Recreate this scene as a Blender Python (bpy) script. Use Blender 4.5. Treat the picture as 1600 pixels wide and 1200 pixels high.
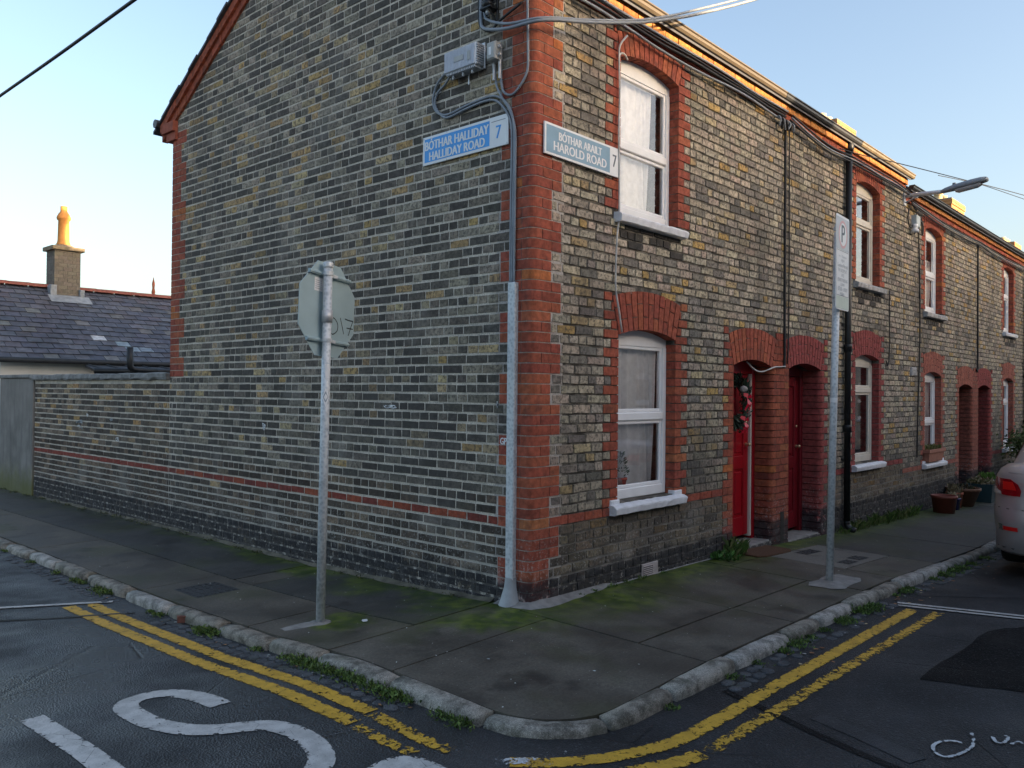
import bpy, math, random
from mathutils import Vector, Matrix
from mathutils.geometry import tessellate_polygon
rad = math.radians
for o in list(bpy.data.objects): bpy.data.objects.remove(o)
SC = bpy.context.scene
COL = SC.collection
RND = random.Random(7)

# ------------------------------------------------------------------ camera, sky, sun
FPX, YAW, PITCH, ROLL = 1285.33, 0.7381, 0.0090, 0.0095
CAMP = Vector((-4.5264, -3.9266, 1.5632))
_f = Vector((math.cos(YAW)*math.cos(PITCH), math.sin(YAW)*math.cos(PITCH), math.sin(PITCH)))
_r = Vector((math.sin(YAW), -math.cos(YAW), 0)); _u = _r.cross(_f)
CR = math.cos(ROLL)*_r + math.sin(ROLL)*_u
CU = -math.sin(ROLL)*_r + math.cos(ROLL)*_u
CF = _f
cam = bpy.data.cameras.new('camera'); camo = bpy.data.objects.new('camera', cam); COL.objects.link(camo)
m = Matrix((CR, CU, -CF)).transposed().to_4x4(); m.translation = CAMP
camo.matrix_world = m
cam.sensor_width = 36; cam.lens = 36*FPX/1600; cam.clip_start = .05; cam.clip_end = 2000
SC.camera = camo

SUN_EL, SUN_AZ = 10.7, 15.0        # azimuth measured from -Y towards +X
world = bpy.data.worlds.new('World'); SC.world = world; world.use_nodes = True
wn = world.node_tree; wn.nodes.clear()
wo = wn.nodes.new('ShaderNodeOutputWorld'); wb = wn.nodes.new('ShaderNodeBackground')
sky = wn.nodes.new('ShaderNodeTexSky'); sky.sky_type = 'NISHITA'; sky.sun_disc = False
sky.sun_elevation = rad(SUN_EL); sky.sun_rotation = rad(180-SUN_AZ)
sky.air_density = 1.0; sky.dust_density = 3.8; sky.ozone_density = 1.6; sky.altitude = 0
wb.inputs['Strength'].default_value = 0.15
tint = wn.nodes.new('ShaderNodeMix'); tint.data_type = 'RGBA'; tint.blend_type = 'MULTIPLY'; tint.inputs[0].default_value = 1
tint.inputs[7].default_value = (1.03, .955, .915, 1)      # the photograph's white balance
wn.links.new(sky.outputs[0], tint.inputs[6]); wn.links.new(tint.outputs[2], wb.inputs[0]); wn.links.new(wb.outputs[0], wo.inputs[0])
sl = bpy.data.lights.new('sun', 'SUN'); sl.energy = 5.0; sl.angle = rad(.5); sl.color = (1, .74, .46)
so = bpy.data.objects.new('sun', sl); COL.objects.link(so)
sd = Vector((math.sin(rad(SUN_AZ))*math.cos(rad(SUN_EL)), -math.cos(rad(SUN_AZ))*math.cos(rad(SUN_EL)), math.sin(rad(SUN_EL))))
so.rotation_euler = sd.to_track_quat('Z', 'Y').to_euler(); so.location = (0, -20, 20)
SC.view_settings.view_transform = 'Standard'; SC.view_settings.look = 'None'
SC.view_settings.exposure = 1.75; SC.view_settings.gamma = 1; SC.view_settings.use_curve_mapping = False
SC.render.engine = 'CYCLES'
SC.cycles.max_bounces = 6; SC.cycles.transparent_max_bounces = 8

# ------------------------------------------------------------------ ground heights
def interp(x, xs, ys):
    if x <= xs[0]: return ys[0]
    for i in range(1, len(xs)):
        if x <= xs[i]:
            t = (x-xs[i-1])/(xs[i]-xs[i-1]); return ys[i-1]+t*(ys[i]-ys[i-1])
    return ys[-1]
def fx(x): return interp(x, [0, 3, 6, 10, 17, 40], [0, -.04, -.17, -.26, -.32, -.6])
def fy(y): return interp(y, [0, 1, 2.5, 6, 10.5, 40], [0, -.06, -.1, -.11, -.15, -.3])
def pav(x, y): return fx(max(x, 0))+fy(max(y, 0))+.018*min(x, 0)+.018*min(y, 0)
def road(x, y): return fx(max(x, 0))+fy(max(y, 0))-.095
def ray(px, py):
    return (CF + CR*((px-800)/FPX) - CU*((py-600)/FPX))
def on_road(px, py, f=road):
    """point of the ground surface under an image pixel (places the letters, spray marks and brick fragment)"""
    d = ray(px, py); lo, hi = 1., 120.
    for _ in range(50):
        mid = (lo+hi)/2; p = CAMP+d*mid
        if p.z > f(p.x, p.y): lo = mid
        else: hi = mid
    return CAMP+d*lo
def proj(p):
    q = Vector(p)-CAMP; z = q.dot(CF)
    if z < .1: return None
    return 800+FPX*q.dot(CR)/z, 600-FPX*q.dot(CU)/z, z

# ------------------------------------------------------------------ mesh builder
class Fr:
    def __init__(s, o, U, N):
        s.o, s.U, s.N = Vector(o), Vector(U), Vector(N); s.Z = Vector((0, 0, 1))
        s.flip = s.U.cross(s.Z).dot(s.N) < 0
    def __call__(s, u, z, n=0): return s.o+s.U*u+s.Z*z+s.N*n
FRONT = Fr((0, 0, 0), (1, 0, 0), (0, -1, 0))
GABLE = Fr((0, 0, 0), (0, 1, 0), (-1, 0, 0))
class MB:
    def __init__(s): s.v = []; s.f = []; s.c = []; s.m = []
    def add(s, vs, fs, col=None, mi=0, flip=False):
        b = len(s.v); s.v += [tuple(p) for p in vs]
        for f in fs:
            g = [b+i for i in f]
            if flip: g.reverse()
            s.f.append(g); s.c.append(col); s.m.append(mi)
        return s
    def box(s, fr, u0, u1, z0, z1, n0, n1, col=None, mi=0):
        vs = [fr(u, z, n) for n in (n0, n1) for z in (z0, z1) for u in (u0, u1)]
        return s.add(vs, [(4, 5, 7, 6), (1, 0, 2, 3), (0, 4, 6, 2), (5, 1, 3, 7), (6, 7, 3, 2), (0, 1, 5, 4)], col, mi, fr.flip)
    def abox(s, x0, x1, y0, y1, z0, z1, col=None, mi=0):
        return s.box(FRONT, x0, x1, z0, z1, -y1, -y0, col, mi)
    def bevbox(s, fr, u0, u1, z0, z1, n0, n1, ch, col=None, mi=0):
        c = ch
        def ring(d, n): return [fr(u0+d, z0+d, n), fr(u1-d, z0+d, n), fr(u1-d, z1-d, n), fr(u0+d, z1-d, n)]
        vs = ring(0, n0)+ring(0, n1-c)+ring(c, n1)
        fs = [(8, 9, 10, 11)]
        for k in (0, 4):
            for i in range(4): fs.append((k+i, k+(i+1) % 4, k+4+(i+1) % 4, k+4+i))
        fs.append((3, 2, 1, 0))
        return s.add(vs, fs, col, mi, fr.flip)
    def brick(s, fr, u0, u1, z0, z1, n0, n1, ch, jit, col=None, mi=0, R=RND):
        j = lambda: R.uniform(-jit, jit)
        cs = [(u0+j(), z0+j()), (u1+j(), z0+j()), (u1+j(), z1+j()), (u0+j(), z1+j())]
        uc, zc = (u0+u1)/2, (z0+z1)/2
        t = R.uniform(-.0012, .0012)
        vs = [fr(u, z, n0) for u, z in cs]
        for u, z in cs:
            vs.append(fr(u-ch*(1 if u > uc else -1), z-ch*(1 if z > zc else -1), n1+t+R.uniform(-.0008, .0008)))
        return s.add(vs, [(4, 5, 6, 7), (0, 1, 5, 4), (1, 2, 6, 5), (2, 3, 7, 6), (3, 0, 4, 7)], col, mi, fr.flip)
    def prism(s, fr, plan, z0, z1, col=None, mi=0):
        """plan: (u,n) points, counter-clockwise seen from below the frame's (u,z) sense"""
        k = len(plan)
        vs = [fr(u, z0, n) for u, n in plan]+[fr(u, z1, n) for u, n in plan]
        fs = [tuple(range(k)), tuple(range(2*k-1, k-1, -1))]
        for i in range(k): fs.append((i, k+i, k+(i+1) % k, (i+1) % k))
        a = sum(plan[i][0]*plan[(i+1) % k][1]-plan[(i+1) % k][0]*plan[i][1] for i in range(k))
        return s.add(vs, fs, col, mi, fr.flip ^ (a < 0) ^ True)
    def extr(s, fr, poly, n0, n1, col=None, mi=0):
        """poly: (u,z) outline, ccw, extruded from n0 to n1"""
        k = len(poly)
        a = sum(poly[i][0]*poly[(i+1) % k][1]-poly[(i+1) % k][0]*poly[i][1] for i in range(k))
        vs = [fr(u, z, n0) for u, z in poly]+[fr(u, z, n1) for u, z in poly]
        fs = [tuple(range(k-1, -1, -1)), tuple(range(k, 2*k))]
        for i in range(k): fs.append((i, (i+1) % k, k+(i+1) % k, k+i))
        return s.add(vs, fs, col, mi, fr.flip ^ (a < 0))
    def tube(s, pts, r, n=7, col=None, mi=0, caps=True):
        pts = [Vector(p) for p in pts]; k = len(pts); rs = r if isinstance(r, (list, tuple)) else [r]*k
        vs = []; up = None
        for i, p in enumerate(pts):
            d = (pts[min(i+1, k-1)]-pts[max(i-1, 0)]).normalized()
            if up is None:
                up = Vector((0, 0, 1)) if abs(d.z) < .9 else Vector((1, 0, 0))
            a = d.cross(up).normalized(); up = a.cross(d).normalized()
            for j in range(n):
                t = 2*math.pi*j/n; vs.append(p+(a*math.cos(t)+up*math.sin(t))*rs[i])
        fs = []
        for i in range(k-1):
            for j in range(n):
                fs.append((i*n+j, i*n+(j+1) % n, (i+1)*n+(j+1) % n, (i+1)*n+j))
        if caps: fs += [tuple(range(n-1, -1, -1)), tuple(range((k-1)*n, k*n))]
        return s.add(vs, fs, col, mi)
    def lathe(s, c, prof, n=16, col=None, mi=0, axis=None):
        """prof: (r,h) from bottom to top about a vertical axis at c"""
        c = Vector(c); A = Vector(axis).normalized() if axis else Vector((0, 0, 1))
        X = A.orthogonal().normalized(); Y = A.cross(X)
        vs = []
        for r, h in prof:
            for j in range(n):
                t = 2*math.pi*j/n; vs.append(c+A*h+(X*math.cos(t)+Y*math.sin(t))*r)
        fs = []
        for i in range(len(prof)-1):
            for j in range(n): fs.append((i*n+j, i*n+(j+1) % n, (i+1)*n+(j+1) % n, (i+1)*n+j))
        fs += [tuple(range(n-1, -1, -1)), tuple(range((len(prof)-1)*n, len(prof)*n))]
        return s.add(vs, fs, col, mi)
    def build(s, name, mats, parent=None, smooth=False, origin=None, kind=None):
        me = bpy.data.meshes.new(name)
        vs = s.v
        if origin is not None:
            ox, oy, oz = origin; vs = [(a-ox, b-oy, c-oz) for a, b, c in vs]
        me.from_pydata(vs, [], s.f)
        if not isinstance(mats, (list, tuple)): mats = [mats]
        for mt in mats: me.materials.append(mt)
        if any(s.m): me.polygons.foreach_set('material_index', s.m)
        if any(c is not None for c in s.c):
            at = me.attributes.new('Col', 'FLOAT_COLOR', 'FACE')
            flat = []
            for c in s.c: flat += [*(c or (.5, .5, .5)), 1.0]
            at.data.foreach_set('color', flat)
        if smooth: me.polygons.foreach_set('use_smooth', [True]*len(me.polygons))
        me.update()
        o = bpy.data.objects.new(name, me); COL.objects.link(o)
        if origin is not None: o.location = origin
        if parent is not None: setpar(o, parent)
        if kind: o['kind'] = kind
        return o
def setpar(o, p):
    # every object is only translated and stores its world position, so the inverse is a plain shift
    o.parent = p; o.matrix_parent_inverse = Matrix.Translation(-Vector(p.location))
def thing(name, label, cat, loc=(0, 0, 0), group=None):
    o = bpy.data.objects.new(name, None); COL.objects.link(o); o.location = loc; o.empty_display_size = .2
    return tag(o, label, cat, group)
def tag(o, label, cat, group=None):
    o['label'] = label; o['category'] = cat
    if group: o['group'] = group
    return o
def struct(o): o['kind'] = 'structure'; return o
def spline(pts, n=6):
    P = [Vector(p) for p in pts]; P = [P[0]*2-P[1]]+P+[P[-1]*2-P[-2]]; out = []
    for i in range(1, len(P)-2):
        for k in range(n):
            t = k/n; a, b, c, d = P[i-1:i+3]
            out.append(.5*((2*b)+(c-a)*t+(2*a-5*b+4*c-d)*t*t+(3*b-a-3*c+d)*t**3))
    out.append(P[-2]); return out

# ------------------------------------------------------------------ materials
class NT:
    def __init__(s, name):
        s.mat = bpy.data.materials.new(name); s.mat.use_nodes = True; s.t = s.mat.node_tree; s.t.nodes.clear()
        s.out = s.n('ShaderNodeOutputMaterial'); s.b = s.n('ShaderNodeBsdfPrincipled'); s.l(s.b.outputs[0], s.out.inputs[0])
        s._pos = None
    def n(s, ty, **kw):
        x = s.t.nodes.new(ty)
        for k, v in kw.items(): setattr(x, k, v)
        return x
    def l(s, a, b): s.t.links.new(a, b)
    def val(s, sock, v):
        if hasattr(v, 'is_output') or isinstance(v, bpy.types.NodeSocket): s.l(v, sock)
        else: sock.default_value = v
    def pos(s):
        if s._pos is None: s._pos = s.n('ShaderNodeNewGeometry').outputs['Position']
        return s._pos
    def noise(s, scale, detail=4, rough=.55, vec=None, dist=0):
        x = s.n('ShaderNodeTexNoise'); x.inputs['Scale'].default_value = scale; x.inputs['Detail'].default_value = detail
        x.inputs['Roughness'].default_value = rough; x.inputs['Distortion'].default_value = dist
        s.l(vec or s.pos(), x.inputs['Vector']); return x.outputs['Fac']
    def voro(s, scale, vec=None, feature='F1'):
        x = s.n('ShaderNodeTexVoronoi'); x.feature = feature; x.inputs['Scale'].default_value = scale
        s.l(vec or s.pos(), x.inputs['Vector']); return x
    def scalevec(s, sc, vec=None):
        x = s.n('ShaderNodeVectorMath', operation='MULTIPLY'); s.l(vec or s.pos(), x.inputs[0]); x.inputs[1].default_value = sc; return x.outputs[0]
    def ramp(s, f, a, b, lo=0., hi=1.):
        x = s.n('ShaderNodeMapRange'); x.interpolation_type = 'SMOOTHSTEP'; s.val(x.inputs[0], f)
        for i, v in ((1, a), (2, b), (3, lo), (4, hi)): x.inputs[i].default_value = v
        return x.outputs[0]
    def math(s, op, a, b=0.):
        x = s.n('ShaderNodeMath', operation=op); s.val(x.inputs[0], a); s.val(x.inputs[1], b); return x.outputs[0]
    def mix(s, f, a, b, mode='MIX'):
        x = s.n('ShaderNodeMix', data_type='RGBA', blend_type=mode); s.val(x.inputs[0], f)
        for i, v in ((6, a), (7, b)):
            if isinstance(v, tuple): x.inputs[i].default_value = (*v[:3], 1)
            else: s.l(v, x.inputs[i])
        return x.outputs[2]
    def grey(s, f):
        x = s.n('ShaderNodeCombineColor'); 
        for i in range(3): s.l(f, x.inputs[i])
        return x.outputs[0]
    def sep(s):
        x = s.n('ShaderNodeSeparateXYZ'); s.l(s.pos(), x.inputs[0]); return x.outputs
    def bump(s, h, strength=.4, dist=.004):
        x = s.n('ShaderNodeBump'); x.inputs['Strength'].default_value = strength; x.inputs['Distance'].default_value = dist
        s.val(x.inputs['Height'], h); s.l(x.outputs[0], s.b.inputs['Normal'])
    def fin(s, col, rough=.8, metal=0, spec=.4):
        if isinstance(col, tuple): s.b.inputs['Base Color'].default_value = (*col[:3], 1)
        else: s.l(col, s.b.inputs['Base Color'])
        s.val(s.b.inputs['Roughness'], rough); s.b.inputs['Metallic'].default_value = metal
        s.val(s.b.inputs['Specular IOR Level'], spec)
        return s.mat
def simple(name, col, rough=.6, var=.15, scale=18, metal=0, spec=.4, bump=.15, bscale=90, src=None):
    t = NT(name)
    f = t.noise(scale, 5); k = t.ramp(f, .25, .75, 1-var, 1+var)
    base = col
    if src == 'obj': base = t.n('ShaderNodeObjectInfo').outputs['Color']
    if src == 'attr':
        a = t.n('ShaderNodeAttribute'); a.attribute_name = 'Col'; base = a.outputs['Color']
    c = t.mix(1.0, base, t.grey(k), 'MULTIPLY')
    if bump: t.bump(t.noise(bscale, 4), bump, .003)
    return t.fin(c, rough, metal, spec)
def brick_mat(name, src, red=False):
    t = NT(name)
    if src == 'obj': base = t.n('ShaderNodeObjectInfo').outputs['Color']
    else:
        a = t.n('ShaderNodeAttribute'); a.attribute_name = 'Col'; base = a.outputs['Color']
    n1 = t.noise(22, 6, .6); n2 = t.noise(75, 3, .6); n3 = t.noise(6, 4)
    if red:
        c = t.mix(1.0, base, t.grey(t.ramp(n1, .25, .75, .58, 1.25)), 'MULTIPLY')
        c = t.mix(t.ramp(n2, .62, .75, 0, .45), c, (.16, .05, .035))
        c = t.mix(t.ramp(n3, .54, .7, 0, .5), c, (.11, .05, .042))
        c = t.mix(t.ramp(t.noise(48, 5, .7), .6, .68, 0, .5), c, (.07, .035, .03))
    else:
        n4 = t.noise(34, 6, .68)
        c = t.mix(1.0, base, t.grey(t.ramp(n1, .25, .75, .6, 1.35)), 'MULTIPLY')
        c = t.mix(t.ramp(n4, .49, .6, 0, .72), c, (.062, .057, .052))
        c = t.mix(t.ramp(n2, .63, .74, 0, .55), c, (.38, .34, .25))
        c = t.mix(t.ramp(n3, .55, .75, 0, .3), c, (.14, .13, .115))
        soot = t.noise(1, 6, .62, t.scalevec((.9, .9, .55)))      # broad soot runs over the whole wall
        c = t.mix(t.ramp(soot, .47, .66, 0, .6), c, (.07, .066, .062))
        c = t.mix(t.ramp(t.noise(1.4, 5, .6), .56, .7, 0, .3), c, (.33, .31, .28))
    # white salts and splashes near the footing
    z = t.sep()[2]
    low = t.math('MULTIPLY', t.ramp(z, .0, .75, 1, 0), t.ramp(t.noise(46, 5, .7), .56, .61))
    low2 = t.math('MULTIPLY', t.ramp(z, -.05, .3, 1, 0), t.ramp(t.noise(11, 6, .75), .5, .56))
    c = t.mix(t.math('MULTIPLY', t.math('MAXIMUM', low, low2), .75), c, (.46, .45, .43))
    tar = t.math('MULTIPLY', t.ramp(t.math('ADD', z, t.math('MULTIPLY', t.noise(5, 3), .22)), .24, .34, 1, 0), t.ramp(t.noise(16, 5, .7), .68, .54))
    c = t.mix(t.math('MULTIPLY', tar, .88), c, (.022, .023, .028))
    t.bump(t.math('ADD', t.math('MULTIPLY', n1, .7), t.math('MULTIPLY', n2, .5)), .55, .006)
    return t.fin(c, .88, 0, .25)
def mortar_mat(name, a, b):
    t = NT(name); n = t.noise(7, 5); c = t.mix(t.ramp(n, .4, .62), a, b)
    c = t.mix(1., c, t.grey(t.ramp(t.noise(90, 3), .3, .7, .75, 1.2)), 'MULTIPLY')
    z = t.sep()[2]
    c = t.mix(t.ramp(z, .1, .7, .55, 0), c, (.36, .35, .33))
    tar = t.math('MULTIPLY', t.ramp(t.math('ADD', z, t.math('MULTIPLY', t.noise(5, 3), .22)), .2, .32, 1, 0), t.ramp(t.noise(13, 6, .75), .6, .5))
    c = t.mix(t.math('MULTIPLY', tar, .85), c, (.03, .03, .034))
    t.bump(t.noise(120, 4), .5, .004); return t.fin(c, .92, 0, .2)
BR_O, BR_A = brick_mat('stock brick piece', 'obj'), brick_mat('stock brick', 'attr')
RB_O, RB_A = brick_mat('red brick piece', 'obj', True), brick_mat('red brick', 'attr', True)
M_MORT_G = mortar_mat('strap pointing', (.62, .565, .485), (.48, .44, .38))
M_MORT_F = mortar_mat('weathered mortar', (.06, .055, .048), (.19, .175, .15))
M_MORT_R = mortar_mat('pale mortar', (.46, .43, .40), (.36, .33, .30))
M_UPVC = simple('white frame plastic', (.85, .86, .87), .35, .04, 8, bump=.03)
M_CREAM = simple('cream frame paint', (.66, .62, .54), .4, .06, 8, bump=.05)
M_SILL = simple('white sill paint', (.72, .74, .78), .6, .1, 14, bump=.4, bscale=60)
M_SILLG = simple('old grey sill', (.42, .42, .42), .8, .35, 20, bump=.5, bscale=50)
M_RED = simple('red door gloss', (.32, .004, .012), .3, .06, 6, bump=.03, spec=.5)
M_RED2 = simple('dark red door', (.15, .006, .012), .4, .1, 6, bump=.05)
M_DARK = simple('dark interior', (.03, .028, .026), .9, .2)
M_BLACK = simple('black iron paint', (.014, .015, .017), .4, .25, 12, bump=.1)
M_GUT = simple('tan gutter plastic', (.11, .088, .062), .45, .08, 10, bump=.04)
M_GUTD = simple('dark gutter', (.035, .037, .04), .45, .2, 10, bump=.08)
M_SLATE = simple('slate', (.09, .1, .13), .55, .3, 9, bump=.3, bscale=40, src='obj')
M_SLATEA = simple('slate sheet', (.06, .065, .08), .6, .3, 4, bump=.3, bscale=40)
M_CHIM = simple('chimney brick', (.2, .17, .13), .85, .2, 25, bump=.4, src='attr')
M_POT = simple('clay pot', (.62, .27, .07), .75, .15, 12)
M_POTC = simple('buff clay pot', (.55, .43, .25), .75, .15, 12)
M_TERRA = simple('terracotta', (.33, .1, .055), .75, .2, 14)
M_CONC = simple('concrete coping', (.2, .2, .195), .9, .35, 9, bump=.6, bscale=40)
M_CEM = simple('cement', (.22, .212, .2), .9, .25, 12, bump=.5, bscale=50)
M_WHITE = simple('white render', (.66, .66, .62), .8, .06, 5)
M_LEAD = simple('lead flashing', (.25, .28, .31), .5, .25, 10)
M_CABLE = simple('grey cable', (.24, .27, .31), .45, .15, 10, bump=.03)
M_CABLEB = simple('black cable', (.02, .021, .024), .5, .2, 10, bump=.03)
M_CABLEW = simple('dirty white cable', (.5, .5, .49), .5, .25, 10, bump=.03)
M_ALU = simple('cast aluminium', (.55, .57, .6), .45, .12, 20, metal=.4)
M_BOX = simple('grey plastic', (.4, .41, .4), .5, .1, 20)
M_SOIL = simple('potting soil', (.03, .02, .013), .95, .3)
M_BRASS = simple('brass', (.6, .5, .3), .3, .1, metal=.9)
M_MAT = simple('coir mat', (.075, .035, .017), 1, .3, 60, bump=.8, bscale=200)
M_IRON = simple('cast iron cover', (.03, .031, .033), .6, .35, 40, bump=.6, bscale=150)
M_PLANT = simple('leaves', (.08, .13, .03), .6, .35, 30, src='attr', bump=0)
M_SIGNB = simple('sign back', (.34, .46, .5), .45, .06, 6, bump=.02)
M_SWHITE = simple('sign white', (.78, .8, .82), .4, .04, 6, bump=0)
M_SBLUE = simple('sign blue', (.045, .32, .78), .4, .08, 8, bump=0)
M_SFADE = simple('faded sign blue', (.22, .37, .5), .55, .1, 9, bump=0)
M_SGREY = simple('pale sign grey', (.5, .54, .58), .4, .04, 6, bump=0)
M_SPINK = simple('faded red ring', (.66, .38, .4), .4, .04, bump=0)
M_STEXT = simple('faded dark print', (.1, .13, .17), .5, .1, bump=0)
M_SFTEXT = simple('faded small print', (.36, .4, .44), .5, .1, bump=0)
M_SGREEN = simple('pale green strip', (.6, .68, .6), .5, .04, bump=0)
M_NET = simple('net curtain', (.88, .89, .92), .9, .08, 20, bump=.1)
def galv():
    t = NT('galvanised steel'); v = t.voro(42); n = t.noise(9, 5)
    c = t.mix(t.ramp(v.outputs['Distance'], .1, .7), (.42, .47, .51), (.62, .66, .69))
    c = t.mix(t.ramp(n, .5, .72, 0, .4), c, (.3, .32, .34))
    return t.fin(c, .5, .15, .5)
M_GALV = galv()
def glass():
    t = NT('window glass'); g = t.n('ShaderNodeBsdfGlossy'); g.inputs['Roughness'].default_value = .02
    g.inputs['Color'].default_value = (.95, .97, 1, 1)
    tr = t.n('ShaderNodeBsdfTransparent'); tr.inputs[0].default_value = (.985, .99, .99, 1)
    lw = t.n('ShaderNodeFresnel'); lw.inputs['IOR'].default_value = 1.6
    f = t.math('MINIMUM', t.math('MULTIPLY', lw.outputs[0], 1.8), .95)
    mx = t.n('ShaderNodeMixShader'); t.l(f, mx.inputs[0]); t.l(tr.outputs[0], mx.inputs[1]); t.l(g.outputs[0], mx.inputs[2])
    t.l(mx.outputs[0], t.out.inputs[0]); return t.mat
M_GLASS = glass()
def asphalt(name, dark=1., coarse=1.):
    t = NT(name); n = t.noise(1.3, 5); v = t.voro(95*coarse); sp = t.noise(230, 2)
    c = t.mix(t.ramp(n, .35, .7), (.017*dark, .0175*dark, .019*dark), (.034*dark, .035*dark, .038*dark))
    c = t.mix(t.ramp(v.outputs['Color'], .72, .95, 0, .55), c, (.085, .09, .1))
    c = t.mix(t.ramp(t.noise(190, 1), .70, .76, 0, .7), c, (.2, .2, .21))
    cr = t.voro(.9, None, 'DISTANCE_TO_EDGE')
    crk = t.math('MULTIPLY', t.ramp(cr.outputs['Distance'], .0, .012, 1, 0), t.ramp(t.noise(1.1, 2), .5, .6))
    c = t.mix(t.math('MULTIPLY', crk, .5), c, (.006, .006, .007))
    h = t.math('SUBTRACT', t.math('ADD', v.outputs['Distance'], t.math('MULTIPLY', sp, .5)), t.math('MULTIPLY', crk, 1.))
    t.bump(h, 1., .006)
    # the side road is still wet, the other one has dried under the cars
    wet = t.math('MULTIPLY', t.ramp(t.sep()[0], -2.1, -1.2, 1, 0), t.ramp(t.noise(1.1, 4), .36, .6, .15, 1))
    rg = t.math('SUBTRACT', t.ramp(t.noise(.8, 4), .35, .65, .5, .74), t.math('MULTIPLY', wet, .32))
    return t.fin(c, rg, 0, t.math('ADD', t.math('MULTIPLY', wet, .75), .22*min(1, dark+.1)))
M_ASPH = asphalt('wet asphalt'); M_PATCH = asphalt('fresh asphalt patch', .2, 1.3)
M_SEAM = asphalt('bitumen seam', .3, 1.5); M_SEAML = asphalt('worn seam', 1.6, 1.5)
def pavmat(name, a, b, moss=1.):
    t = NT(name); n = t.noise(1.6, 6, .6); f = t.noise(60, 5, .7)
    c = t.mix(t.ramp(n, .3, .72), a, b)
    c = t.mix(1., c, t.grey(t.ramp(f, .25, .75, .72, 1.3)), 'MULTIPLY')
    st = t.noise(1, 4, .6, t.scalevec((3, 30, 1))); c = t.mix(t.ramp(st, .55, .75, 0, .3), c, (.15, .137, .11))
    sp = t.ramp(t.noise(70, 2, .4), .74, .78, 0, .8); c = t.mix(sp, c, (.35, .36, .34))
    blot = t.ramp(t.noise(2.7, 4, .55), .58, .7, 0, .6); c = t.mix(blot, c, (.02, .018, .016))
    X, Y, Z = t.sep()
    wob = t.math('MULTIPLY', t.math('SUBTRACT', t.noise(3.2, 5, .65), .5), .75)
    # moss hugs the gable footing, the corner and the sign pole
    d1 = t.math('ADD', t.math('MULTIPLY', X, -1), wob)
    m1 = t.math('MULTIPLY', t.ramp(d1, .04, .36, 1, 0), t.ramp(Y, -.6, .0, 0, 1))
    m1 = t.math('MULTIPLY', m1, t.ramp(Y, 3.2, 6.5, 1, .25))
    def blob(x, y, r):
        dx = t.math('SUBTRACT', X, x); dy = t.math('SUBTRACT', Y, y)
        d = t.math('SQRT', t.math('ADD', t.math('MULTIPLY', dx, dx), t.math('MULTIPLY', dy, dy)))
        return t.ramp(t.math('ADD', d, wob), r*.2, r, 1, 0)
    mm = m1
    for x, y, r in ((-.2, -.05, .5), (.7, -.25, .6), (-1.0, .85, .3), (-.5, .1, .4), (-.2, .6, .5), (-.2, 1.6, .45), (-.15, 2.6, .4)):
        mm = t.math('MAXIMUM', mm, blob(x, y, r))
    g = t.mix(t.ramp(t.noise(7, 4), .4, .66), (.03, .058, .003), (.105, .14, .013))
    mm = t.math('MULTIPLY', mm, t.ramp(t.noise(15, 7, .75), .30, .5))
    c = t.mix(t.math('MULTIPLY', mm, .92*moss), c, g)
    c = t.mix(t.math('MULTIPLY', t.ramp(t.noise(1.1, 3), .48, .66), .4*moss), c, (.05, .058, .016))
    t.bump(f, .35, .003)
    return t.fin(c, t.ramp(n, .3, .7, .5, .78), 0, .32)
M_PAV = pavmat('old concrete paving', (.046, .041, .034), (.118, .105, .085))
M_PAVD = pavmat('dark paving', (.038, .0385, .037), (.066, .063, .057), .8)
M_PAVL = pavmat('pale paving patch', (.11, .105, .094), (.155, .147, .13), .1)
def granite(name, a, b):
    t = NT(name); n = t.noise(9, 6, .7); v = t.noise(170, 2)
    c = t.mix(t.ramp(n, .34, .62), a, b); c = t.mix(1., c, t.grey(t.ramp(v, .3, .7, .6, 1.4)), 'MULTIPLY')
    c = t.mix(t.ramp(t.noise(4, 4), .56, .7, 0, .5), c, (.05, .055, .03))
    t.bump(t.math('ADD', n, t.math('MULTIPLY', v, .4)), .6, .008); return t.fin(c, .75, 0, .4)
M_KERB = granite('granite kerb', (.085, .078, .064), (.32, .3, .26)); 
M_KERBS = [M_KERB, granite('brown granite kerb', (.07, .062, .048), (.26, .235, .195)), granite('pale granite kerb', (.13, .125, .11), (.38, .36, .33))]
M_SETT = granite('sett stone', (.03, .033, .038), (.075, .08, .088))
def paint(name, col, thr, edge=.12):
    t = NT(name); uv = t.n('ShaderNodeAttribute'); uv.attribute_name = 'Edge'
    vs = t.scalevec((1, 1, 1)); w = t.noise(26, 6, .72, None, .6)
    e = t.math('MULTIPLY', t.math('SUBTRACT', 1, uv.outputs['Fac']), edge)
    k = t.ramp(t.math('SUBTRACT', w, e), thr-.025, thr+.025)
    cr = t.voro(7, None, 'DISTANCE_TO_EDGE'); k = t.math('MULTIPLY', k, t.ramp(t.math('ADD', cr.outputs['Distance'], t.ramp(t.noise(2.3, 2), .35, .6, 0, .05)), .0, .012, .25, 1))
    c = t.mix(t.ramp(t.noise(14, 4), .3, .7), tuple(x*.72 for x in col), col)
    c = t.mix(t.ramp(t.noise(120, 2), .6, .7, 0, .5), c, (.1, .09, .07))
    t.fin(c, .62); t.bump(t.noise(90, 4), .4, .004)
    tr = t.n('ShaderNodeBsdfTransparent'); mx = t.n('ShaderNodeMixShader'); t.l(k, mx.inputs[0]); t.l(tr.outputs[0], mx.inputs[1]); t.l(t.b.outputs[0], mx.inputs[2])
    t.l(mx.outputs[0], t.out.inputs[0]); return t.mat
M_YEL = paint('worn yellow paint', (.62, .36, .035), .385); M_YELW = paint('badly worn yellow paint', (.62, .36, .035), .45)
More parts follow.
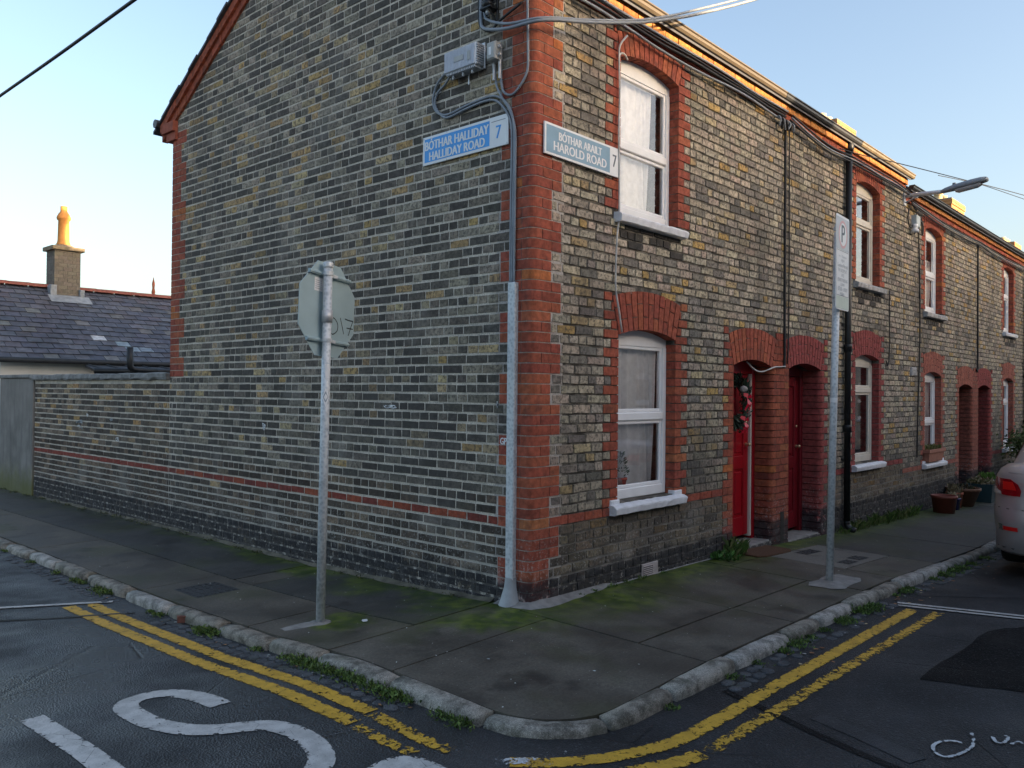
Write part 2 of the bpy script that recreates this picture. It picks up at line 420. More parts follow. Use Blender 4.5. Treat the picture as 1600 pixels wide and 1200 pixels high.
M_WPAINT = paint('white road paint', (.52, .51, .49), .345, .12); M_SPRAY = paint('white spray paint', (.6, .62, .64), .42, .25)
def carpaint():
    t = NT('silver pink car paint'); t.fin((.48, .45, .455), .3, .45, .5); t.b.inputs['Coat Weight'].default_value = .6; t.b.inputs['Coat Roughness'].default_value = .05
    return t.mat
M_CAR = carpaint()
M_TAIL = simple('tail lamp red', (.3, .003, .01), .12, .1, 30, bump=0, spec=.6)
M_TAILC = simple('tail lamp clear', (.55, .5, .48), .15, .1, 30, bump=0, spec=.6)
M_REFL = simple('red reflector', (.75, .015, .012), .3, .05, bump=0)
M_CHROME = simple('chrome', (.7, .7, .72), .12, .02, metal=1, bump=0)
M_CGLASS = simple('dark car glass', (.012, .014, .016), .06, .05, bump=0, spec=.6)
M_TYRE = simple('tyre rubber', (.015, .015, .015), .85, .2)

def setp(o, **kw):
    for k, v in kw.items(): o[k] = v
    return o

# ------------------------------------------------------------------ ground: roads, kerb, paving
def grid_sheet(name, x0, x1, y0, y1, nx, ny, fz, mat, xs=None, ys=None, parent=None):
    xs = xs or [x0+(x1-x0)*i/nx for i in range(nx+1)]; ys = ys or [y0+(y1-y0)*i/ny for i in range(ny+1)]
    mb = MB(); vs = [(x, y, fz(x, y)) for y in ys for x in xs]; n = len(xs)
    mb.add(vs, [(j*n+i, j*n+i+1, (j+1)*n+i+1, (j+1)*n+i) for j in range(len(ys)-1) for i in range(n-1)])
    return mb.build(name, mat, parent)
M_EARTH = simple('far ground', (.05, .05, .045), .9, .3, .5)
struct(grid_sheet('ground', -600, 600, -600, 600, 2, 2, lambda x, y: -.95, M_EARTH))
kx = [-60, -30, -14, -8, -5, -3, -2.2, -1.66, -1.56, 0, 1, 2, 3, 4.5, 6, 8, 10, 13, 17, 22, 30, 40, 60]
ky = [-30, -14, -9, -6, -4, -3, -2.3, -1.9, -1.64, -1.55, 0, .5, 1, 1.75, 2.5, 4, 6, 8, 10.5, 14, 20, 30, 40, 60]
ROAD = struct(grid_sheet('road', 0, 0, 0, 0, 0, 0, road, M_ASPH, kx, ky))

def RQ(x, y):      # pixel-traced road points scaled about the camera (the road lies .095 below the paving)
    return (CAMP.x+(x-CAMP.x)*.9735, CAMP.y+(y-CAMP.y)*.9735, 0)
def strip(name, pts, w, mat, parent, lift=.004, f=road, taper=None, seg=1, raw=True):
    """painted strip along ground points (x,y); edge attribute 0 at the rims and 1 in the middle"""
    P = [Vector(RQ(x, y)) for x, y in pts] if raw else [Vector((x, y, 0)) for x, y in pts]; mb = MB(); edge = []
    offs = [-.5, -.32, 0, .32, .5]; ev = [0, .75, 1, .75, 0]
    vs = []
    for i, p in enumerate(P):
        d = (P[min(i+1, len(P)-1)]-P[max(i-1, 0)]).normalized(); nrm = Vector((-d.y, d.x, 0))
        ww = w*(taper[i] if taper else 1)
        for o, e in zip(offs, ev):
            q = p+nrm*(o*ww); vs.append((q.x, q.y, f(q.x, q.y)+lift)); edge.append(e if 0 < i < len(P)-1 else min(e, .3))
    fs = [(i*5+j, (i+1)*5+j, (i+1)*5+j+1, i*5+j+1) for i in range(len(P)-1) for j in range(4)]
    mb.add(vs, fs, flip=True)
    o = mb.build(name, mat, parent)
    at = o.data.attributes.new('Edge', 'FLOAT', 'POINT'); at.data.foreach_set('value', edge)
    return o
def line(a, b, n): return [(a[0]+(b[0]-a[0])*i/n, a[1]+(b[1]-a[1])*i/n) for i in range(n+1)]
def arc2(c, r, a0, a1, n): return [(c[0]+r*math.cos(rad(a0+(a1-a0)*i/n)), c[1]+r*math.sin(rad(a0+(a1-a0)*i/n))) for i in range(n+1)]
# double yellow lines
strip('yellow_line', line((-1.79, 3.28), (-1.79, -.45), 24), .1, M_YEL, ROAD)
strip('yellow_line', line((-1.95, 3.33), (-1.94, -.5), 24), .1, M_YEL, ROAD)
strip('yellow_line', [(-1.80, -.47), (-1.81, -.62), (-1.82, -.8), (-1.83, -.95), (-1.82, -1.1)], .09, M_YELW, ROAD)
strip('yellow_line', [(-1.95, -.54), (-1.965, -.7), (-1.97, -.86), (-1.96, -1.0)], .08, M_YELW, ROAD)
strip('yellow_line', [(-1.72, -1.38), (-1.6, -1.52), (-1.5, -1.6), (-1.36, -1.69), (-1.2, -1.76), (-1.05, -1.81), (-.9, -1.83), (-.5, -1.84), (0, -1.84)]+line((.3, -1.84), (2.6, -1.85), 14), .095, M_YEL, ROAD)
strip('yellow_line', [(-1.52, -1.8), (-1.35, -1.87), (-1.2, -1.94), (-1.03, -1.985)], .1, M_YEL, ROAD)
strip('yellow_line', [(-1.0, -1.99), (-.6, -2.0), (-.2, -2.01)]+line((.2, -2.01), (2.66, -2.03), 14), .085, M_YELW, ROAD)
# white lines
strip('white_line', line((-1.64, 3.22), (-3.6, 4.45), 10), .055, M_WPAINT, ROAD, .008)
strip('white_line', line((2.65, -1.72), (3.2, -3.4), 10), .05, M_WPAINT, ROAD, .008)
strip('white_line', line((2.74, -1.69), (3.3, -3.4), 10), .05, M_WPAINT, ROAD, .008)
strip('white_line', line((-3.0, .86), (-3.01, -.9), 12), .115, M_WPAINT, ROAD)
# the painted letter S and the top of its neighbour
spx = [(345, 1102), (322, 1093), (293, 1086), (258, 1084), (225, 1089), (203, 1097), (197, 1107), (213, 1119), (243, 1132), (285, 1140), (335, 1141), (385, 1136), (425, 1135), (460, 1144), (487, 1160), (501, 1178), (500, 1196), (480, 1222)]
sw = []
for x, y in spx:
    p = on_road(x, y); sw.append((p.x, p.y, 0))
sw = [(p.x, p.y) for p in spline(sw, 4)]
strip('painted_letter', sw, .125, M_WPAINT, ROAD, raw=False)
op = [on_road(x, y) for x, y in ((560, 1245), (583, 1212), (630, 1192), (682, 1210), (720, 1250))]
strip('painted_letter', [(p.x, p.y) for p in spline([(p.x, p.y, 0) for p in op], 5)], .13, M_WPAINT, ROAD, raw=False)
# worn white and yellow crumbs of an old marking by the kerb
for pts in ([(-1.77, -1.34), (-1.68, -1.42), (-1.58, -1.5)], [(-1.7, -1.47), (-1.62, -1.56)], [(-1.55, -1.46), (-1.46, -1.53)]):
    strip('white_line', pts, .08, M_SPRAY, ROAD, .008)
def spray(px, w=.02):
    q = [on_road(x, y) for x, y in px]; strip('spray_mark', [(p.x, p.y) for p in spline([(p.x, p.y, 0) for p in q], 5)], w, M_SPRAY, ROAD, .008, raw=False)
spray([(1517, 1145), (1521, 1158), (1518, 1170), (1500, 1180), (1478, 1185), (1462, 1178), (1458, 1168), (1470, 1161), (1490, 1160), (1506, 1164)], .022)
spray([(1550, 1152), (1556, 1161), (1568, 1163), (1575, 1155), (1569, 1151)], .022)
spray([(1578, 1166), (1592, 1161), (1600, 1166), (1612, 1160)], .022)
# asphalt repairs
def patch(name, pts, mat, lift=.0035):
    mb = MB(); P = [Vector(RQ(x, y)) for x, y in pts]
    tris = tessellate_polygon([P]); mb.add([(p.x, p.y, road(p.x, p.y)+lift) for p in P], [t for t in tris])
    me = mb; o = me.build(name, mat, ROAD)
    o.data.update()
    if o.data.polygons[0].normal.z < 0: o.data.flip_normals()
    return o
def ragged(pts, amp=.012, n=7):
    out = []; R = random.Random(3)
    for i, p in enumerate(pts):
        q = pts[(i+1) % len(pts)]
        for k in range(n):
            t = k/n; out.append((p[0]+(q[0]-p[0])*t+R.uniform(-amp, amp), p[1]+(q[1]-p[1])*t+R.uniform(-amp, amp)))
    return out
patch('asphalt_patch', ragged([(.82, -2.41), (1.02, -2.95), (1.35, -3.4), (2.6, -3.5), (2.95, -2.75), (2.33, -2.44)]), M_PATCH)
strip('asphalt_seam', [(-.2, -1.66), (-.32, -2.0), (-.42, -2.25), (-.5, -2.5), (-.6, -2.9), (-.75, -3.4)], .05, M_SEAM, ROAD, .0035)
strip('asphalt_seam', [(-.2, -2.2), (-.28, -2.45), (-.4, -2.75)], .12, M_SEAML, ROAD, .0028)
strip('asphalt_seam', [(-1.66, 2.75), (-2.1, 3.0), (-2.6, 3.35), (-3.3, 3.9)], .035, M_SEAM, ROAD, .006)
strip('asphalt_seam', [(3.2, -1.7), (3.6, -2.1), (4.1, -2.5), (4.6, -3.1)], .12, M_SEAML, ROAD, .0035)

# kerb of granite stones
KC, KR = (-1.05, -1.05), .45
ALEN = KR*math.pi/2
def kpath(s, off):
    """s along the kerb, off outwards from its back edge"""
    if s < 0: return (KC[0]-KR-off, KC[1]-s)
    if s > ALEN: return (KC[0]+(s-ALEN), KC[1]-KR-off)
    a = math.pi+s/KR; return (KC[0]+(KR+off)*math.cos(a), KC[1]+(KR+off)*math.sin(a))
KERB = bpy.data.objects.new('kerb', None); COL.objects.link(KERB); struct(KERB)
js = [-y-1.05 for y in (30, 24, 18, 14, 12.6, 11.4, 10.3, 9.3, 8.4, 7.6, 6.9, 6.1, 5.4, 4.68, 3.9, 3.06, 2.31, 1.51, .87, .31, -.38, -1.08)]+[.57, 1.1, 1.8, 2.57, 3.1, 3.74, 4.32, 4.9, 5.55, 6.4, 7.35, 8.1, 9, 9.8, 10.7, 11.6, 12.6, 13.6, 15, 17, 20, 24, 30]
prof = [(0, -.05), (.002, -.004), (.012, .002), (.055, .004), (.088, .001), (.108, -.01), (.118, -.034), (.121, -.2)]
R = random.Random(11)
for a, b in zip(js, js[1:]):
    n = max(3, min(7, int((b-a)/.12))) if b-a < 3 else 3
    mb = MB(); vs = []; dz = R.uniform(-.008, .008); do = R.uniform(-.008, .01); rows = []
    g = R.uniform(.009, .017)
    for i in range(n+1):
        s = a+g+(b-a-2*g)*i/n; endf = 1 if i in (0, n) else 0
        for k, (of, z) in enumerate(prof):
            j = .0035 if 1 < k < 7 else 0
            o2 = of*(1.0)+do*(1 if k > 2 else 0)+R.uniform(-j, j)-(.014 if endf and k > 3 else 0)
            x, y = kpath(s, max(0, o2)); base = pav(*kpath(s, 0))
            vs.append((x, y, base+z+dz+R.uniform(-j, j)-(.007 if endf and 1 <= k < 7 else 0)))
    m = len(prof)
    fs = [(i*m+k, i*m+k+1, (i+1)*m+k+1, (i+1)*m+k) for i in range(n) for k in range(m-1)]
    fs += [tuple(range(m-1, -1, -1)), tuple(range(n*m, n*m+m))]
    mb.add(vs, fs, flip=True); c = kpath((a+b)/2, .07)
    mb.build('kerb_stone', R.choice(M_KERBS), KERB, True, (c[0], c[1], pav(*c)))
# paving bays
PAV = bpy.data.objects.new('pavement', None); COL.objects.link(PAV); struct(PAV)
def bay(x0, x1, y0, y1, mat, name='paving_bay', lift=0, gap=.0075, corner=False, tilt=.002):
    nx = max(2, int((x1-x0)/.25)); ny = max(2, int((y1-y0)/.25))
    if x1-x0 > 6: nx = 12
    if y1-y0 > 6: ny = 12
    if corner: nx = ny = 14
    a, b, c = R.uniform(-tilt, tilt), R.uniform(-tilt, tilt), R.uniform(-tilt, tilt)
    x0 += gap; x1 -= gap; y0 += gap; y1 -= gap
    vs = []
    def P(i, j):
        x = x0+(x1-x0)*i/nx; y = y0+(y1-y0)*j/ny
        if corner:
            dx, dy = x-KC[0], y-KC[1]
            if dx < 0 and dy < 0:
                m_, l_ = max(-dx, -dy), math.hypot(dx, dy); k = m_/l_ if l_ else 1; x, y = KC[0]+dx*k, KC[1]+dy*k
        return x, y
    for j in range(ny+1):
        for i in range(nx+1):
            x, y = P(i, j); vs.append((x, y, pav(x, y)+lift+a+b*(i/nx-.5)+c*(j/ny-.5)))
    n = nx+1
    fs = [(j*n+i, j*n+i+1, (j+1)*n+i+1, (j+1)*n+i) for j in range(ny) for i in range(nx)]
    rim = [i for i in range(n)]+[j*n+nx for j in range(1, ny+1)]+[ny*n+i for i in range(nx-1, -1, -1)]+[j*n for j in range(ny-1, 0, -1)]
    bs = len(vs); vs += [(vs[i][0], vs[i][1], vs[i][2]-.04) for i in rim]; L = len(rim)
    fs += [(rim[(k+1) % L], rim[k], bs+k, bs+(k+1) % L) for k in range(L)]
    mb = MB(); mb.add(vs, fs); cx, cy = (x0+x1)/2, (y0+y1)/2
    return mb.build(name, mat, PAV, False, (cx, cy, pav(cx, cy)))
XI, YI = -1.5, -1.5
bay(XI, -.12, YI, -.27, M_PAV, corner=True)
bay(XI, 0, -.27, .34, M_PAV)
bay(-.8, 0, .34, 2.45, M_PAVD); bay(-.8, 0, 2.45, 2.75, M_PAV); bay(-.8, 0, 2.75, 11.0, M_PAVD); bay(-.8, 0, 11.0, 40, M_PAVD)
for a, b in ((.34, 1.3), (1.3, 3.0), (3.0, 5.6), (5.6, 8.5), (8.5, 11.5), (11.5, 40)): bay(XI, -.8, a, b, M_PAV)
bay(-.12, 1.12, -1.02, 0, M_PAV); bay(-.12, 1.12, YI, -1.02, M_PAV)
bay(1.12, 2.5, -1.02, 0, M_PAV); bay(1.12, 2.5, YI, -1.02, M_PAV)
bay(2.5, 3.3, YI, -.28, M_PAV); bay(3.3, 4.55, -1.05, -.28, M_PAVL); bay(3.3, 4.55, YI, -1.05, M_PAV); bay(2.5, 4.55, -.28, 0, M_PAV)
bay(4.55, 6.2, YI, 0, M_PAVD)
for a, b in ((6.2, 8.4), (8.4, 11), (11, 13.5), (13.5, 17), (17, 40)): bay(a, b, YI, 0, M_PAVD)
# bed under the joints
mb = MB()
for X0, X1, Y0, Y1 in ((-1.5, 0, -.9, 40), (-.95, 40, -1.5, 0.)):
    xs = [X0+(X1-X0)*i/40 for i in range(41)] if X1-X0 > 5 else [X0, X1]; ys = [Y0+(Y1-Y0)*i/40 for i in range(41)] if Y1-Y0 > 5 else [Y0, Y1]
    n = len(xs); dd = -.022 if X0 < -1 else -.024
    mb.add([(x, y, pav(x, y)+dd) for y in ys for x in xs], [(j*n+i, j*n+i+1, (j+1)*n+i+1, (j+1)*n+i) for j in range(len(ys)-1) for i in range(n-1)])
mb.build('joint_bed', M_DARK, PAV)
# small covers let into the paving
def flatbox(name, x0, x1, y0, y1, mat, lift, parent=None, f=pav, ribs=0, label=None):
    mb = MB(); z = [f(x, y)+lift for x, y in ((x0, y0), (x1, y0), (x1, y1), (x0, y1))]
    vs = [(x0, y0, z[0]), (x1, y0, z[1]), (x1, y1, z[2]), (x0, y1, z[3])]; vs += [(x, y, h-.03) for x, y, h in vs]
    mb.add(vs, [(0, 1, 2, 3)]+[((i+1) % 4, i, 4+i, 4+(i+1) % 4) for i in range(4)])
    if ribs:
        for i in range(ribs):
            for j in range(ribs):
                xa = x0+(x1-x0)*(i+.3)/ribs; ya = y0+(y1-y0)*(j+.3)/ribs; w = (x1-x0)*.4/ribs; h = (y1-y0)*.4/ribs; zz = f(xa, ya)+lift
                mb.abox(xa, xa+w, ya, ya+h, zz-.001, zz+.003)
    return mb.build(name, mat, parent, False, ((x0+x1)/2, (y0+y1)/2, z[0]))
c = flatbox('access_cover', -1.32, -.95, 2.38, 2.8, M_IRON, .003, ribs=6); tag(c, 'square dark cover speckled with studs in the pavement left of the octagonal sign', 'manhole cover')
c = flatbox('access_cover', 3.75, 4.15, -.5, -.36, M_IRON, .003, ribs=3); tag(c, 'black oblong cover in the pavement in front of the red doors', 'manhole cover')
c = flatbox('access_cover', 3.6, 3.85, -.98, -.86, M_IRON, .003, ribs=3); tag(c, 'small grey cover in the pavement just right of the parking pole, nearer the kerb', 'manhole cover')
c = flatbox('access_cover', 3.95, 4.2, -.96, -.82, M_IRON, .003, ribs=3); tag(c, 'small grey cover in the pale paving patch, right of its twin', 'manhole cover')
# setts in the gutter
R = random.Random(5)
def sett(x0, x1, y0, y1):
    mb = MB(); cx, cy = (x0+x1)/2, (y0+y1)/2; n = 8; vs = []; h = R.uniform(.004, .012)
    for rr, z in ((1, -.03), (1, h*.4), (.8, h)):
        for k in range(n):
            t = 2*math.pi*(k+.5)/n; c_, s_ = math.cos(t), math.sin(t); q = max(abs(c_), abs(s_))**-1.05
            vs.append((cx+c_*q*rr*(x1-x0)/2*R.uniform(.9, 1.05), cy+s_*q*rr*(y1-y0)/2*R.uniform(.9, 1.05), road(cx, cy)+z))
    fs = [tuple(range(2*n, 3*n))]+[(k*n+i, k*n+(i+1) % n, (k+1)*n+(i+1) % n, (k+1)*n+i) for k in range(2) for i in range(n)]
    mb.add(vs, fs); return mb.build('sett', M_SETT, ROAD, False, (cx, cy, road(cx, cy)))
for row in range(2):
    y = -.62
    while y < 6.2:
        l = R.uniform(.075, .115); x0 = -1.795+row*.078
        skip = (2.2 < y < 3.0) or (y > 3.6 and R.random() < .3)
        if not skip: sett(x0+R.uniform(0, .004), x0+.072, y, y+l-.008)
        y += l
x = .2
for row in range(2):
    x = -.5
    while x < 6.4:
        l = R.uniform(.07, .12); y0 = -1.79+row*.078
        if R.random() < (.42 if x < 3 else .6): sett(x, x+l-.01, y0, y0+.071)
        x += l

# ------------------------------------------------------------------ brickwork
CH, Z0 = .0765, .550            # course height; underside of the red band (course 0)
class Pieces:
    """collects alike pieces; the largest in view become objects, the rest one joined part"""
    def __init__(s, name, mo, ma, parent, minpx=8, limit=300):
        s.name, s.mo, s.ma, s.parent, s.minpx, s.limit, s.L = name, mo, ma, parent, minpx, limit, []
    def add(s, mb, col, c, wvec, h, parent=None):
        a = proj(Vector(c)-Vector(wvec)/2); b = proj(Vector(c)+Vector(wvec)/2); sc = 0; px = 0
        if a and b:
            pw = abs(a[0]-b[0]); ph = FPX*h/((a[2]+b[2])/2); px = max(pw, ph); sc = pw*ph
            x, y = (a[0]+b[0])/2, (a[1]+b[1])/2
            if not (-5 < x < 1605 and -5 < y < 1205): sc = px = 0
        s.L.append((sc, px, mb, col, c, parent or s.parent))
    def finish(s, rest_parent=None):
        s.L.sort(key=lambda q: -q[0]); rest = MB()
        for i, (sc, px, mb, col, c, par) in enumerate(s.L):
            if i < s.limit and px >= s.minpx:
                o = mb.build(s.name, s.mo, par, False, tuple(c)); o.color = (*col, 1)
            else: rest.add(mb.v, mb.f, col)
        if rest.v: rest.build(s.name, s.ma, rest_parent or s.parent, kind='stuff')
def vary(c, R, a=.14):
    k = 1+R.uniform(-a, a); return tuple(max(.005, x*k*(1+R.uniform(-.03, .03))) for x in c)
RB = random.Random(21)
def col_gable(u, z):
    r = RB.random(); py = .15 if z > 1.3 else (.07 if z > .75 else .015)
    if r < py: c = RB.choice([(.46, .31, .135), (.47, .36, .2), (.37, .3, .19), (.42, .29, .145)])
    else:
        c = RB.choice([(.074, .066, .057), (.12, .106, .088), (.19, .165, .132), (.275, .238, .185), (.095, .086, .075)])
        k = 1+.35*min(1, max(0, (z-2)/2.2)); c = tuple(x*k for x in c)
        if z < .8: c = tuple(x*y for x, y in zip(c, (.72, .63, .58)))
    return vary(c, RB)
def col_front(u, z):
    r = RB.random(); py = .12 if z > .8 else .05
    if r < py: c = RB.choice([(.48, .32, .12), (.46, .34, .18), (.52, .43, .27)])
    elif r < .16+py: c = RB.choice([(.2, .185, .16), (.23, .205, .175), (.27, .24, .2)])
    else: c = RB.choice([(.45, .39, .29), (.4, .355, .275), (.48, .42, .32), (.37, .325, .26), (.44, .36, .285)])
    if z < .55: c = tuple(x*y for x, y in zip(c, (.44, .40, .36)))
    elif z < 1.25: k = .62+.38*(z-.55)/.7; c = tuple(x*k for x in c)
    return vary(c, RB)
REDS = [(.36, .098, .058), (.33, .086, .053), (.38, .112, .06), (.34, .09, .057), (.30, .078, .052)]
def col_red(u=0, z=0):
    c = RB.choice(REDS) if RB.random() < .95 else RB.choice([(.46, .15, .055), (.42, .15, .07)])
    return vary(c, RB, .1)
def col_redp(u=0, z=0): return vary((.29, .068, .062), RB, .06)
def col_redo(u=0, z=0): return vary((.35, .12, .085), RB, .08)

LS, LH = .222, .111
def lay_row(a, b, kind, k, R):
    """brick spans of one course between a and b"""
    L = LS if kind == 's' else LH
    ph = {0: 0, 1: .5, 2: .0, 3: .25}[k % 4]*L+R.uniform(-.012, .012)
    u = math.floor((a-ph)/L)*L+ph; out = []
    while u < b:
        c, d = max(u, a), min(u+L, b)
        if d-c > .02: out.append([c, d])
        u += L
    if len(out) > 1 and out[0][1]-out[0][0] < .045: out[1][0] = out[0][0]; out.pop(0)
    if len(out) > 1 and out[-1][1]-out[-1][0] < .045: out[-2][1] = out[-1][1]; out.pop()
    for p, q in zip(out, out[1:]):
        t = R.uniform(-.006, .006); p[1] += t; q[0] += t
    return out
def sub_iv(iv, c, d):
    out = []
    for a, b in iv:
        if d <= a or c >= b: out.append((a, b)); continue
        if c > a: out.append((a, c))
        if d < b: out.append((d, b))
    return [(a, b) for a, b in out if b-a > .02]

class Opening:
    def __init__(s, ul, ur, z0, zs, rise, T, n_ring=2, door=False):
        s.ul, s.ur, s.z0, s.zs, s.rise, s.T, s.door, s.n_ring = ul, ur, z0, zs, rise, T, door, n_ring; s.rr = False
        s.c = (ul+ur)/2; s.a = (ur-ul)/2; s.R = (s.a**2+rise**2)/(2*rise); s.zc = zs+rise-s.R
        s.ang = math.asin(s.a/s.R); s.zend = s.zc+(s.R+T)*math.cos(s.ang); s.aend = (s.R+T)*math.sin(s.ang)
    def arc(s, r, n=10, back=False):
        P = [(s.c+r*math.sin(-s.ang+2*s.ang*i/n), s.zc+r*math.cos(-s.ang+2*s.ang*i/n)) for i in range(n+1)]
        return P[::-1] if back else P
    def half(s, z):
        """half width of opening plus ring at height z, None when outside"""
        if z < s.z0-.001: return None
        if z <= s.zs: return s.a
        if z <= s.zend: return s.a+(s.aend-s.a)*(z-s.zs)/(s.zend-s.zs)
        q = (s.R+s.T)**2-(z-s.zc)**2
        return math.sqrt(q) if q > 0 and z < s.zc+s.R+s.T else None
def prism_piece(fr, plan, z0, z1):
    return MB().prism(fr, plan, z0, z1)
def rounded(u0, u1, n0, n1, r, left, right, k=4):
    """plan rectangle in (u,n) with its outer corners (at n1) rounded"""
    P = [(u0, n0), (u1, n0)]
    P += [(u1-r+r*math.cos(math.pi/2*i/k), n1-r+r*math.sin(math.pi/2*i/k)) for i in range(k+1)] if right else [(u1, n1)]
    P += [(u0+r-r*math.sin(math.pi/2*i/k), n1-r+r*math.cos(math.pi/2*i/k)) for i in range(k+1)] if left else [(u0, n1)]
    return P

def arch(ps, fr, o, colf, depth=.11, proud=.005):
    w = 2*o.R*o.ang; n = max(9, int(round(w/.073))); R = RB
    for i in range(n):
        a0 = -o.ang+2*o.ang*i/n; a1 = -o.ang+2*o.ang*(i+1)/n; g = .0055/o.R
        if o.n_ring == 1: cuts = [0, o.T]
        elif i % 2: cuts = [0, o.T*.33, o.T]
        else: cuts = [0, o.T*.67, o.T]
        for c0, c1 in zip(cuts, cuts[1:]):
            r0, r1 = o.R+c0+(.006 if c0 else 0), o.R+c1-.003
            P = [(o.c+r*math.sin(a), o.zc+r*math.cos(a)) for r, a in ((r0, a0+g), (r0, a1-g), (r1, a1-g), (r1, a0+g))]
            P = [P[0], P[1], P[2], P[3]]
            mb = MB().extr(fr, P, -depth, proud+R.uniform(-.001, .001)); cu, cz = sum(p[0] for p in P)/4, sum(p[1] for p in P)/4
            ps.add(mb, colf(cu, cz), fr(cu, cz, 0), fr.U*.07, c1-c0)

def jamb(ps, fr, o, side, k0, k1, colf, depth, zoff, long_, short, rnd=False, proud=.0045, under=None):
    for k in range(k0, k1):
        z = Z0+zoff+k*CH; zm = z+CH/2
        h = o.half(min(zm, o.zend)) if zm < o.zend+.04 else None
        if h is None or z < o.z0-.09 or (not o.door and z < o.z0-.03): continue
        L = long_ if k % 2 else short
        e = o.a+L
        u0, u1 = (o.c-e, o.c-h) if side < 0 else (o.c+h, o.c+e)
        if u1-u0 < .03: continue
        za, zb = z+.004, z+CH-.004
        if zm < o.zs:
            plan = rounded(u0, u1, -depth, proud, .055, rnd and side > 0, False) if rnd else [(u0, -depth), (u1, -depth), (u1, proud), (u0, proud)]
            mb = MB().prism(fr, plan, za, zb)
        else: mb = MB().brick(fr, u0+.003, u1-.003, za, zb, -.01, proud, .003, .001)
        ps.add(mb, colf(), fr((u0+u1)/2, zm, 0), fr.U*(u1-u0), CH)

def wall_sheet(name, fr, outer, holes, n, reveal, mat, parent):
    """flat wall with openings and their reveals"""
    mb = MB(); loops = [[Vector((u, z, 0)) for u, z in L] for L in [outer]+holes]
    tris = tessellate_polygon(loops); flat = [p for L in loops for p in L]
    mb.add([fr(p.x, p.y, n) for p in flat], [t for t in tris])
    for H in holes:
        k = len(H); mb.add([fr(u, z, n) for u, z in H]+[fr(u, z, n-reveal) for u, z in H], [(i, (i+1) % k, k+(i+1) % k, k+i) for i in range(k)])
    k = len(outer); mb.add([fr(u, z, n) for u, z in outer]+[fr(u, z, n-.24) for u, z in outer], [(i, (i+1) % k, k+(i+1) % k, k+i) for i in range(k)])
    return mb.build(name, mat, parent)

def hole(o, e=.004):
    if o.door and o.rr: return [(o.ul-e, o.z0-e), (o.ur+.07, o.z0-e), (o.ur+.07, o.zs-.002), (o.ur+e, o.zs-.001)]+[(u+(e if u > o.c else -e), z+e) for u, z in o.arc(o.R, 10, True)]
    return [(o.ul-e, o.z0-e), (o.ur+e, o.z0-e)]+[(u+(e if u > o.c else -e), z+e) for u, z in o.arc(o.R, 10, True)]

